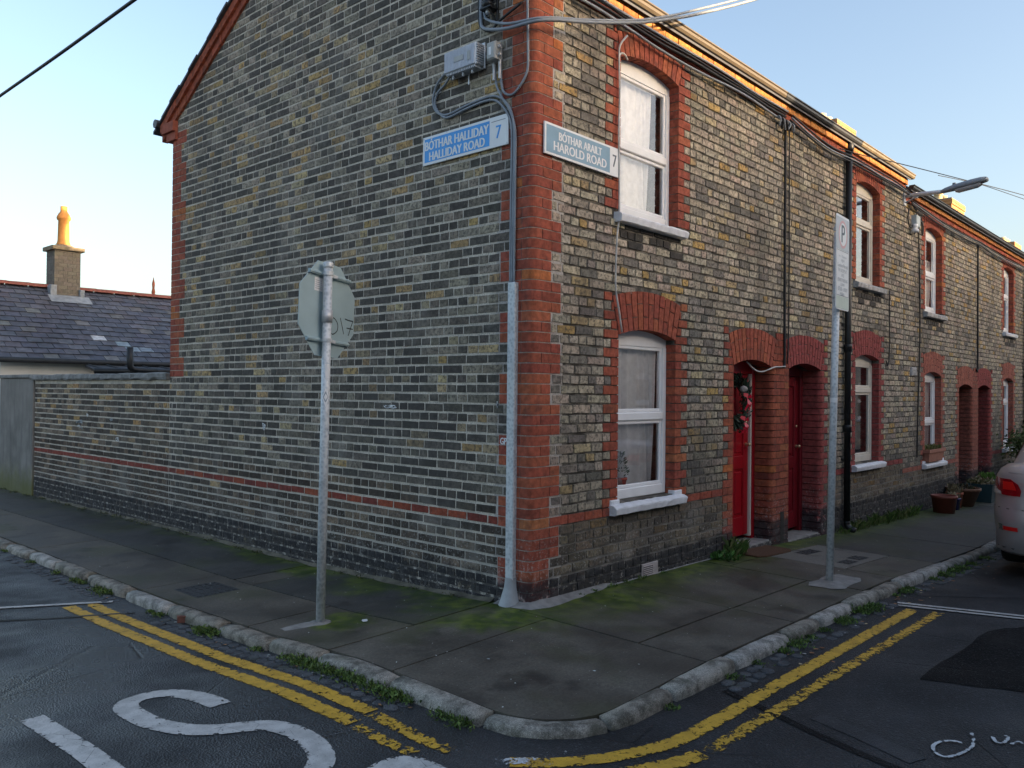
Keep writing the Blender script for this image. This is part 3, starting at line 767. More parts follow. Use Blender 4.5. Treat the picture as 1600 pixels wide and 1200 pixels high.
# ------------------------------------------------------------------ windows and doors
YF = -.09
def window(house, o, style, frame_mat, sill, curtain=None, fr=FRONT):
    """style: height fractions of the glazing bars"""
    mb = MB(); n0, n1 = YF-.06, YF; w = .055; zt = o.zs-.02
    head = [(o.ul, zt-.05), (o.ur, zt-.05)]+o.arc(o.R, 8, True)
    mb.extr(fr, head, n0, n1-.008)
    mb.bevbox(fr, o.ul, o.ul+w, o.z0, zt-.05, n0, n1, .006); mb.bevbox(fr, o.ur-w, o.ur, o.z0, zt-.05, n0, n1, .006)
    mb.bevbox(fr, o.ul+w, o.ur-w, o.z0, o.z0+.085, n0, n1, .006)
    ia, ib = o.ul+w, o.ur-w; za, zb = o.z0+.085, zt-.05; cuts = [za]+[za+(zb-za)*s_ for s_ in style]+[zb]
    for s_ in cuts[1:-1]: mb.bevbox(fr, ia, ib, s_-.035, s_+.035, n0, n1+.004, .008)
    panes = []
    for i, (a, b) in enumerate(zip(cuts, cuts[1:])):
        a2 = a+(.035 if i else 0); b2 = b-(.035 if i < len(cuts)-2 else 0); t = .032
        mb.bevbox(fr, ia, ia+t, a2, b2, n0+.01, n1-.014, .006); mb.bevbox(fr, ib-t, ib, a2, b2, n0+.01, n1-.014, .006)
        mb.bevbox(fr, ia+t, ib-t, a2, a2+t, n0+.01, n1-.014, .006); mb.bevbox(fr, ia+t, ib-t, b2-t, b2, n0+.01, n1-.014, .006)
        panes.append((ia+t, ib-t, a2+t, b2-t))
    c = fr(o.c, o.z0, YF)
    W = mb.build('window', frame_mat, house, False, tuple(c))
    for a, b, p, q in panes:
        g = MB(); g.add([fr(u, z, YF-.03) for u, z in ((a-.01, p-.01), (b+.01, p-.01), (b+.01, q+.01), (a-.01, q+.01))], [(0, 1, 2, 3)], None, 0, fr.flip)
        g.build('pane', M_GLASS, W, False, tuple(fr((a+b)/2, (p+q)/2, YF-.03)))
    # sill
    su0, su1, sz0, sz1, smat, lug = sill
    sb = MB(); k = 18; R = random.Random(int(su0*100)); pr = []
    prf = [(-.1, sz1), (.045, sz1-.012), (.075, sz1-.028), (.078, sz1-.04), (.07, sz0+.008), (.055, sz0), (-.02, sz0-.001)]
    vs = []
    for i in range(k+1):
        u = su0+(su1-su0)*i/k
        for j, (n, z) in enumerate(prf): vs.append(fr(u+(R.uniform(-.006, .006) if i in (0, k) else 0), z+R.uniform(-.0025, .0025)*(j > 0), n+R.uniform(-.003, .003)*(j > 0)))
    m_ = len(prf)
    sb.add(vs, [(i*m_+j, (i+1)*m_+j, (i+1)*m_+j+1, i*m_+j+1) for i in range(k) for j in range(m_-1)]+[tuple(range(m_)), tuple(range(k*m_+m_-1, k*m_-1, -1))], None, 0, not fr.flip)
    if lug:
        sb.bevbox(fr, su0, o.ul+.02, sz1-.02, sz1+.03, -.05, .02, .008); sb.bevbox(fr, o.ur-.02, su1, sz1-.02, sz1+.03, -.05, .02, .008)
    sb.build('sill', smat, W, False, tuple(fr(o.c, sz0, 0)))
    if curtain:
        kind, parts_ = curtain
        for (a, b, p, q, amp) in parts_:
            cb = MB(); n = 110; vs = []
            for j in range(9):
                for i in range(n+1):
                    t = i/n; z = p+(q-p)*j/8; fold = math.sin(t*44+1.4*math.sin(t*9)+.12*j)*amp*(.55+.45*(8-j)/8)+math.sin(t*57+j*.3)*amp*.35
                    u = a+(b-a)*t
                    if kind == 'net' and j < 8: u += math.sin(t*11)*.01*(8-j)
                    vs.append(fr(u, z, YF-.085+fold))
            cb.add(vs, [(j*(n+1)+i, j*(n+1)+i+1, (j+1)*(n+1)+i+1, (j+1)*(n+1)+i) for j in range(8) for i in range(n)])
            cb.build('curtain', M_NET, W, True, tuple(fr((a+b)/2, q, YF-.13)))
    return W
def door(house, o, mat, depth=.23, strip_=False, knocker=True, fr=FRONT):
    n = -depth; fw = .06
    fb = MB(); zt = 1.86+(o.zs-1.85)
    fb.bevbox(fr, o.ul, o.ul+fw, o.z0, zt, n-.09, n+.02, .008); fb.bevbox(fr, o.ur-fw, o.ur, o.z0, zt, n-.09, n+.02, .008)
    head = [(o.ul, zt-.08), (o.ur, zt-.08)]+o.arc(o.R, 8, True); fb.extr(fr, head, n-.09, n+.012)
    F_ = fb.build('door_frame', mat, house, False, tuple(fr(o.c, o.z0, n)))
    a, b, p, q = o.ul+fw+.004, o.ur-fw-.004, o.z0+.06, zt-.085
    if strip_:
        s_ = MB().bevbox(fr, b-.03, b, o.z0+.04, zt-.08, n-.06, n+.012, .004); s_.build('draught_strip', M_CREAM, F_, False, tuple(fr(b, o.z0, n))); b -= .034
    d = MB(); d.box(fr, a, b, p, q, n-.06, n-.03)
    st = .11
    for u0, u1, z0, z1 in ((a, a+st, p, q), (b-st, b, p, q), (a+st, b-st, p, p+.2), (a+st, b-st, q-.12, q), (a+st, b-st, p+.72, p+.86), ((a+b)/2-.045, (a+b)/2+.045, p+.2, p+.72), ((a+b)/2-.045, (a+b)/2+.045, p+.86, q-.12)):
        d.bevbox(fr, u0, u1, z0, z1, n-.031, n-.012, .007)
    for u0, u1 in ((a+st, (a+b)/2-.045), ((a+b)/2+.045, b-st)):
        for z0, z1 in ((p+.2, p+.72), (p+.86, q-.12)): d.bevbox(fr, u0+.03, u1-.03, z0+.03, z1-.03, n-.031, n-.018, .012)
    D = d.build('door', mat, house, False, tuple(fr((a+b)/2, p, n)))
    h = MB(); h.lathe(fr(b-.06, p+.98, n-.012), [(.02, 0), (.02, .01), (.012, .02), (.022, .04), (.016, .055), (.002, .06)], 10, axis=fr.N)
    h.build('door_handle', M_BRASS, D, True, tuple(fr(b-.06, p+.98, n)))
    if knocker:
        h = MB(); h.lathe(fr(b-.05, p+1.22, n-.012), [(.018, 0), (.018, .008), (.006, .012)], 10, axis=fr.N); h.build('door_lock', M_BRASS, D, True, tuple(fr(b-.05, p+1.22, n)))
    return D

# ------------------------------------------------------------------ the terrace
EAVE = 4.768
SL = .585; RY, RZ = 2.93, 6.52            # rake slope, ridge position
def front_house(idx, H0, H1, zoff, gw, uw, dr, cols, label, gable=False, minpx=8):
    base = (H0+.3, 0, fx(H0+.3))
    H = thing('terraced_house', label, 'house', (H0, 0, fx(H0)), 'terraced brick houses on the right-hand street')
    ps_b = Pieces('brick', BR_O, BR_A, H, minpx); ps_j = Pieces('jamb_brick', RB_O, RB_A, H, minpx); ps_a = Pieces('arch_brick', RB_O, RB_A, H, minpx); ps_n = Pieces('band_brick', RB_O, RB_A, H, minpx)
    ops = [gw, uw, dr]; zb = min(fx(H0), fx(H1))-.25
    zt = EAVE+zoff
    W = wall_sheet('front_wall', FRONT, [(H0, zb), (H1, zb), (H1, zt), (H0, zt)] if not gable else [(H0+.05, zb), (H1, zb), (H1, zt), (H0+.05, zt)], [hole(o) for o in ops], -.005, .55, M_MORT_F, H)
    RD = .34 if H0 < 8 else .5
    k0 = math.floor((zb+.15-Z0-zoff)/CH); k1 = int((4.61-Z0)/CH)
    cg, cu, cd = cols
    # stock courses
    lo, so_ = .205, .1
    pier = None
    for k in range(k0, k1+1):
        z = Z0+zoff+k*CH; zm = z+CH/2
        if zm > 4.61+zoff: break
        iv = [(H0, H1)]
        if gable: iv = sub_iv(iv, -1, qfront(k)+.004)
        for o in ops:
            h = o.half(zm)
            if h is None and zm < o.z0: h = o.half(o.z0+.01) if (not o.door and zm > o.z0-.09) else None
            if h is None: continue
            t = (lo if k % 2 else so_) if zm < o.zend+.04 else 0
            e = max(o.a+t, h) if zm < o.zend+.04 else h
            iv = sub_iv(iv, o.c-e, o.c+e)
        if dr.ul > H0+2 and dr.ur < H1:       # the red pier between the two doors belongs to the wall right of this door
            if zm < dr.zend+.05: iv = sub_iv(iv, dr.ur, H1+.01)
        if dr.ul-H0 < .6 and zm < dr.zend+.05: iv = sub_iv(iv, H0-.01, dr.ul)
        if k == 0:
            for a, b in iv:
                for c, d in lay_row(a, b, 's', 0, RB):
                    mb = MB().brick(FRONT, c+.004, d-.004, z+.004, z+CH-.004, -.012, .004, .003, .001); ps_n.add(mb, col_red() if cd is col_red else cd(), FRONT((c+d)/2, zm, 0), FRONT.U*(d-c), CH, W)
            continue
        kind = 'h' if k % 4 == 2 else 's'
        for a, b in iv:
            for c, d in lay_row(a, b, kind, k, RB):
                mb = MB().brick(FRONT, c+.005, d-.005, z+.005+RB.uniform(-.001, .002), z+CH-.005+RB.uniform(-.002, .001), -.014, .004, .005, .0042)
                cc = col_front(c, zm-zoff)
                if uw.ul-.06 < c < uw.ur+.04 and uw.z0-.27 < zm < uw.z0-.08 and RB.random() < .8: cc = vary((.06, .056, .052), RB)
                ps_b.add(mb, cc, FRONT((c+d)/2, zm, 0), FRONT.U*(d-c), CH, W)
    kk = (k0, k1+1)
    for o, cf in ((gw, cg), (uw, cu)):
        jamb(ps_j, FRONT, o, -1, *kk, cf, .1, zoff, lo, so_); jamb(ps_j, FRONT, o, 1, *kk, cf, .1, zoff, lo, so_)
        arch(ps_a, FRONT, o, cf)
    arch(ps_a, FRONT, dr, cd, .16)
    left_first = dr.ul-H0 > 2
    if left_first: jamb(ps_j, FRONT, dr, -1, *kk, cd, RD, zoff, lo, so_)
    else: jamb(ps_j, FRONT, dr, 1, *kk, cd, RD, zoff, lo, so_, rnd=True)
    if left_first:      # shared pier, courses alternate
        u0, u1 = dr.ur, dr.ur+.428
        for k in range(*kk):
            z = Z0+zoff+k*CH; zm = z+CH/2
            if z < fx(u0)-.1 or zm > dr.zend+.05: continue
            if zm < dr.zs: a, b, dpt = u0, u1, RD
            else:
                h = dr.half(min(zm, dr.zend)); a, b, dpt = dr.c+h, u1-(h-dr.a), .02
            m1, m2 = a+(b-a)*.5, None
            sp = [a, a+(b-a)*.5, b] if k % 2 else [a, a+(b-a)*.26, a+(b-a)*.74, b]
            for i, (p, q) in enumerate(zip(sp, sp[1:])):
                plan = rounded(p+(0 if i == 0 else .003), q-(0 if i == len(sp)-2 else .003), -dpt, .005, .05, i == 0 and dpt > .1, False)
                mb = MB().prism(FRONT, plan, z+.004, z+CH-.004)
                ps_j.add(mb, tuple(x*.82 for x in cd()), FRONT((p+q)/2, zm, 0), FRONT.U*(q-p), CH)
    # oversailing courses under the gutter
    for z0, z1, pr, nm in ((4.610, 4.674, .028, 0), (4.680, 4.768, .06, 1)):
        u = H0+(-.03 if gable else 0)
        while u < H1-.01:
            L = min(.215, H1-u); e = u+L
            mb = MB().bevbox(FRONT, u+.005, e-.005, z0+zoff, z1+zoff, -.02, pr+RB.uniform(-.002, .002), .003)
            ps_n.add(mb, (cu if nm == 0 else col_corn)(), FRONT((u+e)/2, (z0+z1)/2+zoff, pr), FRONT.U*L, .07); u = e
    if gable: global PS_CORNER; PS_CORNER = ps_b
    else: ps_b.finish(H)
    ps_j.finish(); ps_a.finish(); ps_n.finish()
    # roof
    xa = H0-(.06 if gable else 0); y0, z0 = -.1, EAVE+zoff+.045
    rb = MB(); ridge = (RY, RZ+zoff)
    for ya, za, yb, zb2 in ((y0, ridge[1]-(RY-y0)*SL, RY, ridge[1]), (RY, ridge[1], 5.93, ridge[1]-(5.93-RY)*SL)):
        rb.add([(x, y, z+dz) for dz in (0, .04) for x, y, z in ((xa, ya, za), (H1, ya, za), (H1, yb, zb2), (xa, yb, zb2))], [(4, 5, 6, 7), (3, 2, 1, 0), (0, 1, 5, 4), (1, 2, 6, 5), (2, 3, 7, 6), (3, 0, 4, 7)])
    RF = rb.build('roof', M_SLATEA, H)
    bk = MB(); bk.abox(H0, H1, 5.5, 5.7, zb, 4.7+zoff); bk.build('back_wall', M_MORT_G, H)
    if not gable:
        pm = MB(); pm.add([(H0, .02, zb), (H0, 5.6, zb), (H0, 5.6, 4.8+zoff), (H0, RY, RZ+zoff-.02), (H0, .02, 4.8+zoff)], [(0, 1, 2, 3, 4)]); pm.build('party_wall', M_DARK, H)
    return H, W, RF
def col_corn(): return vary(RB.choice([(.46, .2, .06), (.44, .18, .06), (.48, .21, .07), (.42, .16, .055)]), RB, .08)  # low sun's orange put into the brick colour of the upper oversailing course
# the corner quoin: three courses wide on one face, three on the other
def qblock(k): return ((k+300) // 3) % 2
KSH = 0
def qfront(k): return .325 if qblock(k+KSH) else .21
def qgable(k): return .215 if qblock(k+KSH) else .315
def qfar(k): return .34 if qblock(k+KSH) else .22

G = Opening
P2 = 8.4; ZO = -.153
gw1, uw1, d1 = G(1.09, 1.985, .655, 2.04, .065, .33), G(1.09, 2.01, 3.06, 4.355, .07, .2, 1), G(3.10, 3.985, -.03, 1.85, .07, .33, door=True)
d2, gw2, uw2 = G(4.413, 5.33, -.11, 1.85, .07, .33, door=True), G(6.47, 7.37, .655, 2.04, .065, .33), G(6.47, 7.37, 3.06, 4.355, .07, .2, 1)
d1.rr = d2.rr = True
gw3, uw3, d3 = G(1.09+P2, 1.985+P2, .5, 1.88, .065, .33), G(1.09+P2, 2.0+P2, 2.9, 4.2, .07, .2, 1), G(3.08+P2, 3.985+P2, -.26, 1.7, .07, .33, door=True)
d3.rr = True
d4, gw4, uw4 = G(4.413+P2, 5.33+P2, -.28, 1.7, .07, .33, door=True), G(6.47+P2, 7.37+P2, .5, 1.88, .065, .33), G(6.47+P2, 7.37+P2, 2.9, 4.2, .07, .2, 1)
d4.rr = True
H1_, H1W, R1 = front_house(1, 0, 4.2, 0, gw1, uw1, d1, (col_red, col_red, col_red), 'corner terraced house of dark and buff brick with red quoins and a wreathed red door', gable=True)
H2_, H2W, R2 = front_house(2, 4.2, 8.42, 0, gw2, uw2, d2, (col_redp, col_red, col_redp), 'second terraced house with red-painted brick round its door, behind the parking sign')
H3_, H3W, R3 = front_house(3, 8.42, 12.6, ZO, gw3, uw3, d3, (col_redo, col_red, col_redo), 'third terraced house with the terracotta trough on its window sill')
H4_, H4W, R4 = front_house(4, 12.6, 16.83, ZO, gw4, uw4, d4, (col_redo, col_red, col_redp), 'fourth terraced house, furthest along, partly behind the silver car', minpx=8)

# gable wall of the corner house
GY1 = 5.72
rake = lambda z: RY+(RZ-.02-z)/SL          # far edge of the wall under the slates at height z
gz = -.35
gpoly = [(.05, gz), (GY1, gz), (GY1, 4.79), (RY, RZ-.05), (.05, 4.82)]
GW = wall_sheet('gable_wall', GABLE, gpoly, [], -.002, 0, M_MORT_G, H1_)
psg = PS_CORNER; psq = Pieces('quoin_brick', RB_O, RB_A, H1_); psn = Pieces('band_brick', RB_O, RB_A, H1_)
allb = []
for k in range(-12, 80):
    z = Z0+k*CH; zm = z+CH/2
    if zm > RZ-.2: break
    a, b = qgable(k)+.004, GY1
    if zm > 1.70: b = GY1-qfar(k)
    if zm > 4.5: b = min(b, rake(zm+.04)-.17); a = max(a, RY-(RZ-.02-zm-.04)/SL+.17)
    if zm > 4.62: b = rake(zm+.04)-.17
    if b-a < .1: continue
    kind = 'h' if k % 4 == 2 else 's'
    spans = lay_row(a, b, 's' if k == 0 else kind, k, RB)
    if k and kind == 's' and zm > 1.2:      # odd headers among the stretchers
        spans = [q for s_ in spans for q in ([[s_[0], (s_[0]+s_[1])/2], [(s_[0]+s_[1])/2, s_[1]]] if s_[1]-s_[0] > .2 and RB.random() < .3 else [s_])]
    for c, d in spans:
        mb = MB().brick(GABLE, c+.0045, d-.0045, z+.0065+RB.uniform(-.001, .0015), z+CH-.0065+RB.uniform(-.0015, .001), -.014, .003, .004, .0025)
        if k == 0: psn.add(mb, vary(RB.choice([(.24, .055, .04), (.2, .05, .04), (.3, .075, .04)]), RB, .1), GABLE((c+d)/2, zm, 0), GABLE.U*(d-c), CH, GW)
        else: psg.add(mb, col_gable(c, zm), GABLE((c+d)/2, zm, 0), GABLE.U*(d-c), CH, GW)
    # far quoin
    if 1.68 < zm < 4.6:
        w = qfar(k); cut = [GY1-w, GY1-.105 if k % 2 else GY1-.21, GY1] if w > .25 else [GY1-w, GY1-.11, GY1] if k % 2 else [GY1-w, GY1]
        for c, d in zip(cut, cut[1:]):
            mb = MB().prism(GABLE, [(c+.003, -.02), (d-.003, -.02), (d-.003, .004), (c+.003, .004)], z+.004, z+CH-.004)
            psq.add(mb, col_red(), GABLE((c+d)/2, zm, 0), GABLE.U*(d-c), CH, GW)
# near quoin with rounded arris
mbm = MB(); r = .06
arcp = [(r-r*math.sin(math.pi/2*i/6), r-r*math.cos(math.pi/2*i/6)) for i in range(7)]  # (x,y) from (r,0) to (0,r)
def offs(p, d): # push a rounded-corner plan outwards by d
    x, y = p; v = Vector((x-r, y-r)); l = v.length
    return (x+v.x/l*d, y+v.y/l*d)
bk_ = [(.36, .0)]+arcp+[(0, .36), (.1, .36), (.36, .1)]
kk_ = len(bk_)
mbm.add([(*p, gz) for p in bk_]+[(*p, EAVE) for p in bk_], [(i, kk_+i, kk_+(i+1) % kk_, (i+1) % kk_) for i in range(kk_)]+[tuple(range(kk_-1, -1, -1)), tuple(range(kk_, 2*kk_))], flip=True)
for v_ in range(len(mbm.v)):
    x, y, z = mbm.v[v_]; mbm.v[v_] = (x+.0015, y+.0015, z)
QB = mbm.build('quoin_core', M_MORT_R, H1_)
for k in range(-9, 54):
    z = Z0+k*CH; zm = z+CH/2
    if zm > 4.61: break
    fw, gw_ = qfront(k), qgable(k); odd = k % 2
    cf = .215 if (odd and fw > .3) or (not odd and fw < .3) else .105
    cf = min(cf, fw); cg = .105 if cf > .15 else .215
    cg = min(cg, gw_)
    if abs(fw-cf) < .03: cf = fw
    arc = [offs(p, .003) for p in arcp]
    ee = .003
    plan = [(cf-.003 if cf < fw else cf, .02), (cf-.003 if cf < fw else cf, -ee)]+[(x, y) for x, y in arc]+[(-ee, cg-.003 if cg < gw_ else cg), (.02, cg-.003 if cg < gw_ else cg), (.08, .08)]
    n_ = len(plan); za, zb_ = z+.004, z+CH-.004
    mb = MB(); mb.add([(x, y, za) for x, y in plan]+[(x, y, zb_) for x, y in plan], [tuple(range(n_)), tuple(range(2*n_-1, n_-1, -1))]+[(i, n_+i, n_+(i+1) % n_, (i+1) % n_) for i in range(n_)])
    psq.add(mb, col_red(), Vector((.05, .05, zm)), Vector((.2, 0, 0)), CH, QB)
    if cf < fw-.02:
        mb = MB().prism(FRONT, [(cf+.003, -.02), (fw, -.02), (fw, .004), (cf+.003, .004)], za, zb_); psq.add(mb, col_red(), FRONT((cf+fw)/2, zm, 0), FRONT.U*(fw-cf), CH, QB)
    if cg < gw_-.02:
        mb = MB().prism(GABLE, [(cg+.003, -.02), (gw_, -.02), (gw_, .004), (cg+.003, .004)], za, zb_); psq.add(mb, col_red(), GABLE((cg+gw_)/2, zm, 0), GABLE.U*(gw_-cg), CH, QB)
# the gable pieces share the corner house's allowance of single bricks with its street front
psg.finish(H1_); psq.finish(H1_); psn.finish(H1_)
# raking red verge of the gable, stepped, and its kneeler
vb = Pieces('verge_brick', RB_O, RB_A, H1_)
for side in (1, -1):
    L = math.hypot(3.0, 3.0*SL); nb = 15; dx = 3.02/nb
    for i in range(nb):
        for (o0, o1, pr) in ((-.205, -.112, .03), (-.108, -.012, .06)):
            ya, yb = RY+side*dx*i, RY+side*dx*(i+1); za, zb_ = RZ-dx*i*SL, RZ-dx*(i+1)*SL
            g = .004*side
            P = [(ya+g, za+o0), (yb-g, zb_+o0), (yb-g, zb_+o1), (ya+g, za+o1)]
            mb = MB().extr(GABLE, P, -.04, pr+RB.uniform(-.003, .003)); vb.add(mb, vary((.34, .095, .055), RB, .1), GABLE((ya+yb)/2, (za+zb_)/2-.06, pr), GABLE.U*dx, .09)
vb.finish()
kn = MB(); kn.bevbox(GABLE, 5.6, 5.83, 4.52, 4.62, -.1, .035, .004); kn.bevbox(GABLE, 5.6, 5.9, 4.62, 4.74, -.1, .065, .004); kn.build('kneeler', simple('kneeler red', (.32, .09, .055), .85, .2), H1_)
ve = MB(); R = random.Random(4)
for side in (1, -1):
    y = 0
    while y < 3.15:
        l = R.uniform(.16, .24); ya, yb = RY+side*y, RY+side*min(3.17, y+l); za, zb_ = RZ-y*SL, RZ-min(3.17, y+l)*SL; h = R.uniform(.0, .018)
        P = [(ya, za-.006+h), (yb, zb_-.006+h*.3), (yb, zb_+.02+h), (ya, za+.02+h)]
        ve.extr(GABLE, P, -.2, .085+R.uniform(-.012, .012)); y += l
ve.build('verge_slates', M_SLATEA, H1_)
ge = MB(); ge.tube([(-.1, 6.0, 4.77), (.4, 6.0, 4.77), (4.2, 6.0, 4.77)], .055, 8); ge.build('back_gutter', M_GUTD, H1_)

# gutters, ogee box profile along the eaves
def gutter(house, x0, x1, zoff, mat, name='gutter'):
    prf = [(-.062, 4.772), (-.12, 4.772), (-.136, 4.79), (-.136, 4.815), (-.148, 4.822), (-.148, 4.832), (-.138, 4.832), (-.07, 4.83)]
    mb = MB(); k = len(prf); n = max(2, int((x1-x0)/2)+1)
    vs = [(x0+(x1-x0)*i/(n-1), y, z+zoff) for i in range(n) for y, z in prf]
    mb.add(vs, [(i*k+j, (i+1)*k+j, (i+1)*k+(j+1) % k, i*k+(j+1) % k) for i in range(n-1) for j in range(k)]+[tuple(range(k-1, -1, -1)), tuple(range((n-1)*k, n*k))], flip=False)
    o = mb.build(name, mat, house, False, ((x0+x1)/2, -.1, 4.78+zoff))
    return o
gutter(H1_, -.05, 4.02, 0, M_GUT); gutter(H2_, 4.03, 6.3, 0, M_GUTD); gutter(H2_, 6.31, 8.5, 0, simple('weathered gutter', (.15, .12, .08), .5, .3, 8)); gutter(H3_, 8.43, 12.6, ZO, M_GUTD); gutter(H4_, 12.61, 16.83, ZO, M_GUTD)
# chimneys on the party walls
def chimney(house, RF, xc, yc, zb, zt, w=.95, d=.75, pots=3, pm=None):
    mb = MB(); R = random.Random(int(xc*7)); k = 0; z = zb; mb.abox(xc-w/2+.006, xc+w/2-.006, yc-d/2+.006, yc+d/2-.006, zb-.3, zt, (.2, .15, .1))
    while z < zt-.01:
        e = .0 if z < zt-.3 else (.035 if z < zt-.15 else .06)
        for (u0, u1, fr_) in ((xc-w/2-e, xc+w/2+e, 0),):
            n = 4
            for i in range(n):
                a, b = u0+(u1-u0)*i/n, u0+(u1-u0)*(i+1)/n
                mb.abox(a+.003, b-.003, yc-d/2-e, yc+d/2+e, z+.004, z+.071, vary((.40, .2, .08) if z > zb+.2 else (.33, .13, .07), R, .15))
        z += .075
    mb.abox(xc-w/2-.04, xc+w/2+.04, yc-d/2-.04, yc+d/2+.04, zt, zt+.04, (.2, .19, .17))
    C = mb.build('chimney', M_CHIM, house, False, (xc, yc, zb))
    for i in range(pots):
        px = xc-w/2+w*(i+.5)/pots; p = MB(); p.lathe((px, yc, zt+.04), [(.13, 0), (.115, .04), (.105, .14), (.125, .15), (.125, .21), (.09, .21), (.085, .1)], 14)
        p.build('chimney_pot', pm or M_POTC, C, True, (px, yc, zt+.04))
chimney(H1_, R1, 4.2, RY, 6.2, 7.3); chimney(H3_, R3, 12.9, RY, 6.1, 7.2); 
# the rest of the row, beyond the edge of the view: roofs and stacks only show above the eaves
def plain_house(x0, x1, zoff, label, frontn=1):
    H = thing('terraced_house', label, 'house', (x0, 0, fx(x0)), 'terraced brick houses on the right-hand street'); z0 = fx(x1)-.3; ea = EAVE+zoff
    w = [G(x0+1.1, x0+2, .45, 1.85, .07, .33), G(x0+1.1, x0+2, 2.9, 4.15, .07, .2), G(x1-1.3, x1-.4, z0+.1, 1.65, .07, .33)]
    W = wall_sheet('front_wall', FRONT, [(x0, z0), (x1, z0), (x1, ea), (x0, ea)], [hole(o) for o in w], 0, .3, M_PLAINB, H)
    for o in w[:2]: window(H, o, (.5,), M_UPVC, (o.ul-.1, o.ur+.1, o.z0-.09, o.z0, M_SILL, False))
    door(H, w[2], M_RED2)
    rb = MB()
    for ya, yb in ((-.1, RY), (RY, 5.93)):
        za, zb = [RZ+zoff-abs(q-RY)*SL for q in (ya, yb)]
        rb.add([(x, y, z+dz) for dz in (0, .04) for x, y, z in ((x0, ya, za), (x1, ya, za), (x1, yb, zb), (x0, yb, zb))], [(4, 5, 6, 7), (3, 2, 1, 0), (0, 1, 5, 4), (1, 2, 6, 5), (2, 3, 7, 6), (3, 0, 4, 7)])
    RF = rb.build('roof', M_SLATEA, H); gutter(H, x0, x1, zoff, M_GUTD)
    e = MB(); e.abox(x0, x1, 5.5, 5.7, z0, 4.7+zoff); e.extr(GABLE, [(0.02, z0), (5.7, z0), (5.7, 4.8+zoff), (RY, RZ+zoff), (.02, 4.8+zoff)], -x1+.0, -x1+.05); e.build('back_wall', M_PLAINB, H)
    return H, RF
M_PLAINB = simple('plain stock brick', (.2, .18, .15), .9, .25, 12, bump=.4)
H5_, R5 = plain_house(16.85, 21.2, ZO-.05, 'fifth house of the brick row, at the right edge beyond the second downpipe')
H6_, R6 = plain_house(21.2, 25.5, ZO-.1, 'sixth house of the brick row, its orange-lit chimney showing above the street lamp')
H7_, R7 = plain_house(25.5, 33, ZO-.15, 'seventh house of the brick row, its small chimney showing at the far right edge')
chimney(H6_, R6, 21.6, RY, 6.0, 7.12, 1.3); chimney(H7_, R7, 29.4, RY, 5.9, 7.0)

# ------------------------------------------------------------------ windows, doors and fittings of the row
def sill_of(o, mat, lug=False, e=.11): return (o.ul-e, o.ur+e, o.z0-.095, o.z0-.004, mat, lug)
net = lambda o, h0, h1: ('net', [(o.ul+.02, o.ur-.075, o.z0+.05, o.zs+.02, .028)])
window(H1_, gw1, (.5,), M_UPVC, sill_of(gw1, M_SILL, True), net(gw1, 0, 1))
window(H1_, uw1, (.46,), M_UPVC, sill_of(uw1, M_SILL, False, .07), ('net', [(uw1.ul+.02, uw1.ur-.2, uw1.z0+.05, uw1.zs, .018)]))
window(H2_, gw2, (.72,), M_CREAM, sill_of(gw2, M_SILL, False, .12))
window(H2_, uw2, (.66,), M_CREAM, sill_of(uw2, M_SILLG, False, .1), ('net', [(uw2.ul+.02, uw2.ur-.42, uw2.z0+.05, uw2.zs, .02)]))
window(H3_, gw3, (.45,), M_UPVC, sill_of(gw3, M_SILL, True, .13), ('net', [(gw3.ul+.02, gw3.ur-.05, gw3.z0+.05, gw3.zs, .02)]))
window(H3_, uw3, (.48,), M_UPVC, sill_of(uw3, M_SILLG, False, .1), ('net', [(uw3.ul+.02, uw3.ur-.05, uw3.z0+.05, uw3.zs-.4, .02)]))
window(H4_, gw4, (.7,), M_UPVC, sill_of(gw4, M_SILL, False, .12)); window(H4_, uw4, (.6,), M_UPVC, sill_of(uw4, M_SILL, False, .1))
door(H1_, d1, M_RED, .21, True); door(H2_, d2, M_RED2, .24); door(H3_, d3, simple('brown door', (.06, .02, .015), .5, .2), .4, knocker=False); door(H4_, d4, simple('maroon door', (.07, .012, .015), .5, .2), .4, knocker=False)
def step(house, o, dep):
    mb = MB(); z = o.z0+.012; mb.bevbox(FRONT, o.ul+.005, o.ur-.005, z-.25, z, -.32, -.012, .008); mb.build('doorstep', M_CEM, house, False, (o.c, .1, z))
for h, o in ((H1_, d1), (H2_, d2), (H3_, d3), (H4_, d4)): step(h, o, .3)
# broken brick at the pier foot
mb = MB(); mb.box(FRONT, 4.21, 4.30, -.1, .26, -.06, .0075); mb.build('broken_hole', M_DARK, H1_)
# air brick
mb = MB(); mb.bevbox(FRONT, 1.46, 1.71, -.03, .088, -.01, .012, .004)
for i in range(6): mb.bevbox(FRONT, 1.475, 1.63, -.017+i*.016, -.008+i*.016, .0, .02, .002)
av = mb.build('air_vent', simple('vent plastic', (.42, .37, .36), .6, .15, 30), H1_)
mb = MB()
for i in range(5): mb.box(FRONT, 1.478, 1.628, -.008+i*.016, -.001+i*.016, .01, .0135)
mb.build('vent_slot', M_DARK, av)
mb = MB(); mb.bevbox(FRONT, 8.75, 8.98, 1.86, 1.99, 0, .03, .004)
for i in range(5): mb.bevbox(FRONT, 8.76, 8.97, 1.87+i*.023, 1.882+i*.023, .03, .038, .002)
mb.build('air_vent', M_SILLG, H3_)
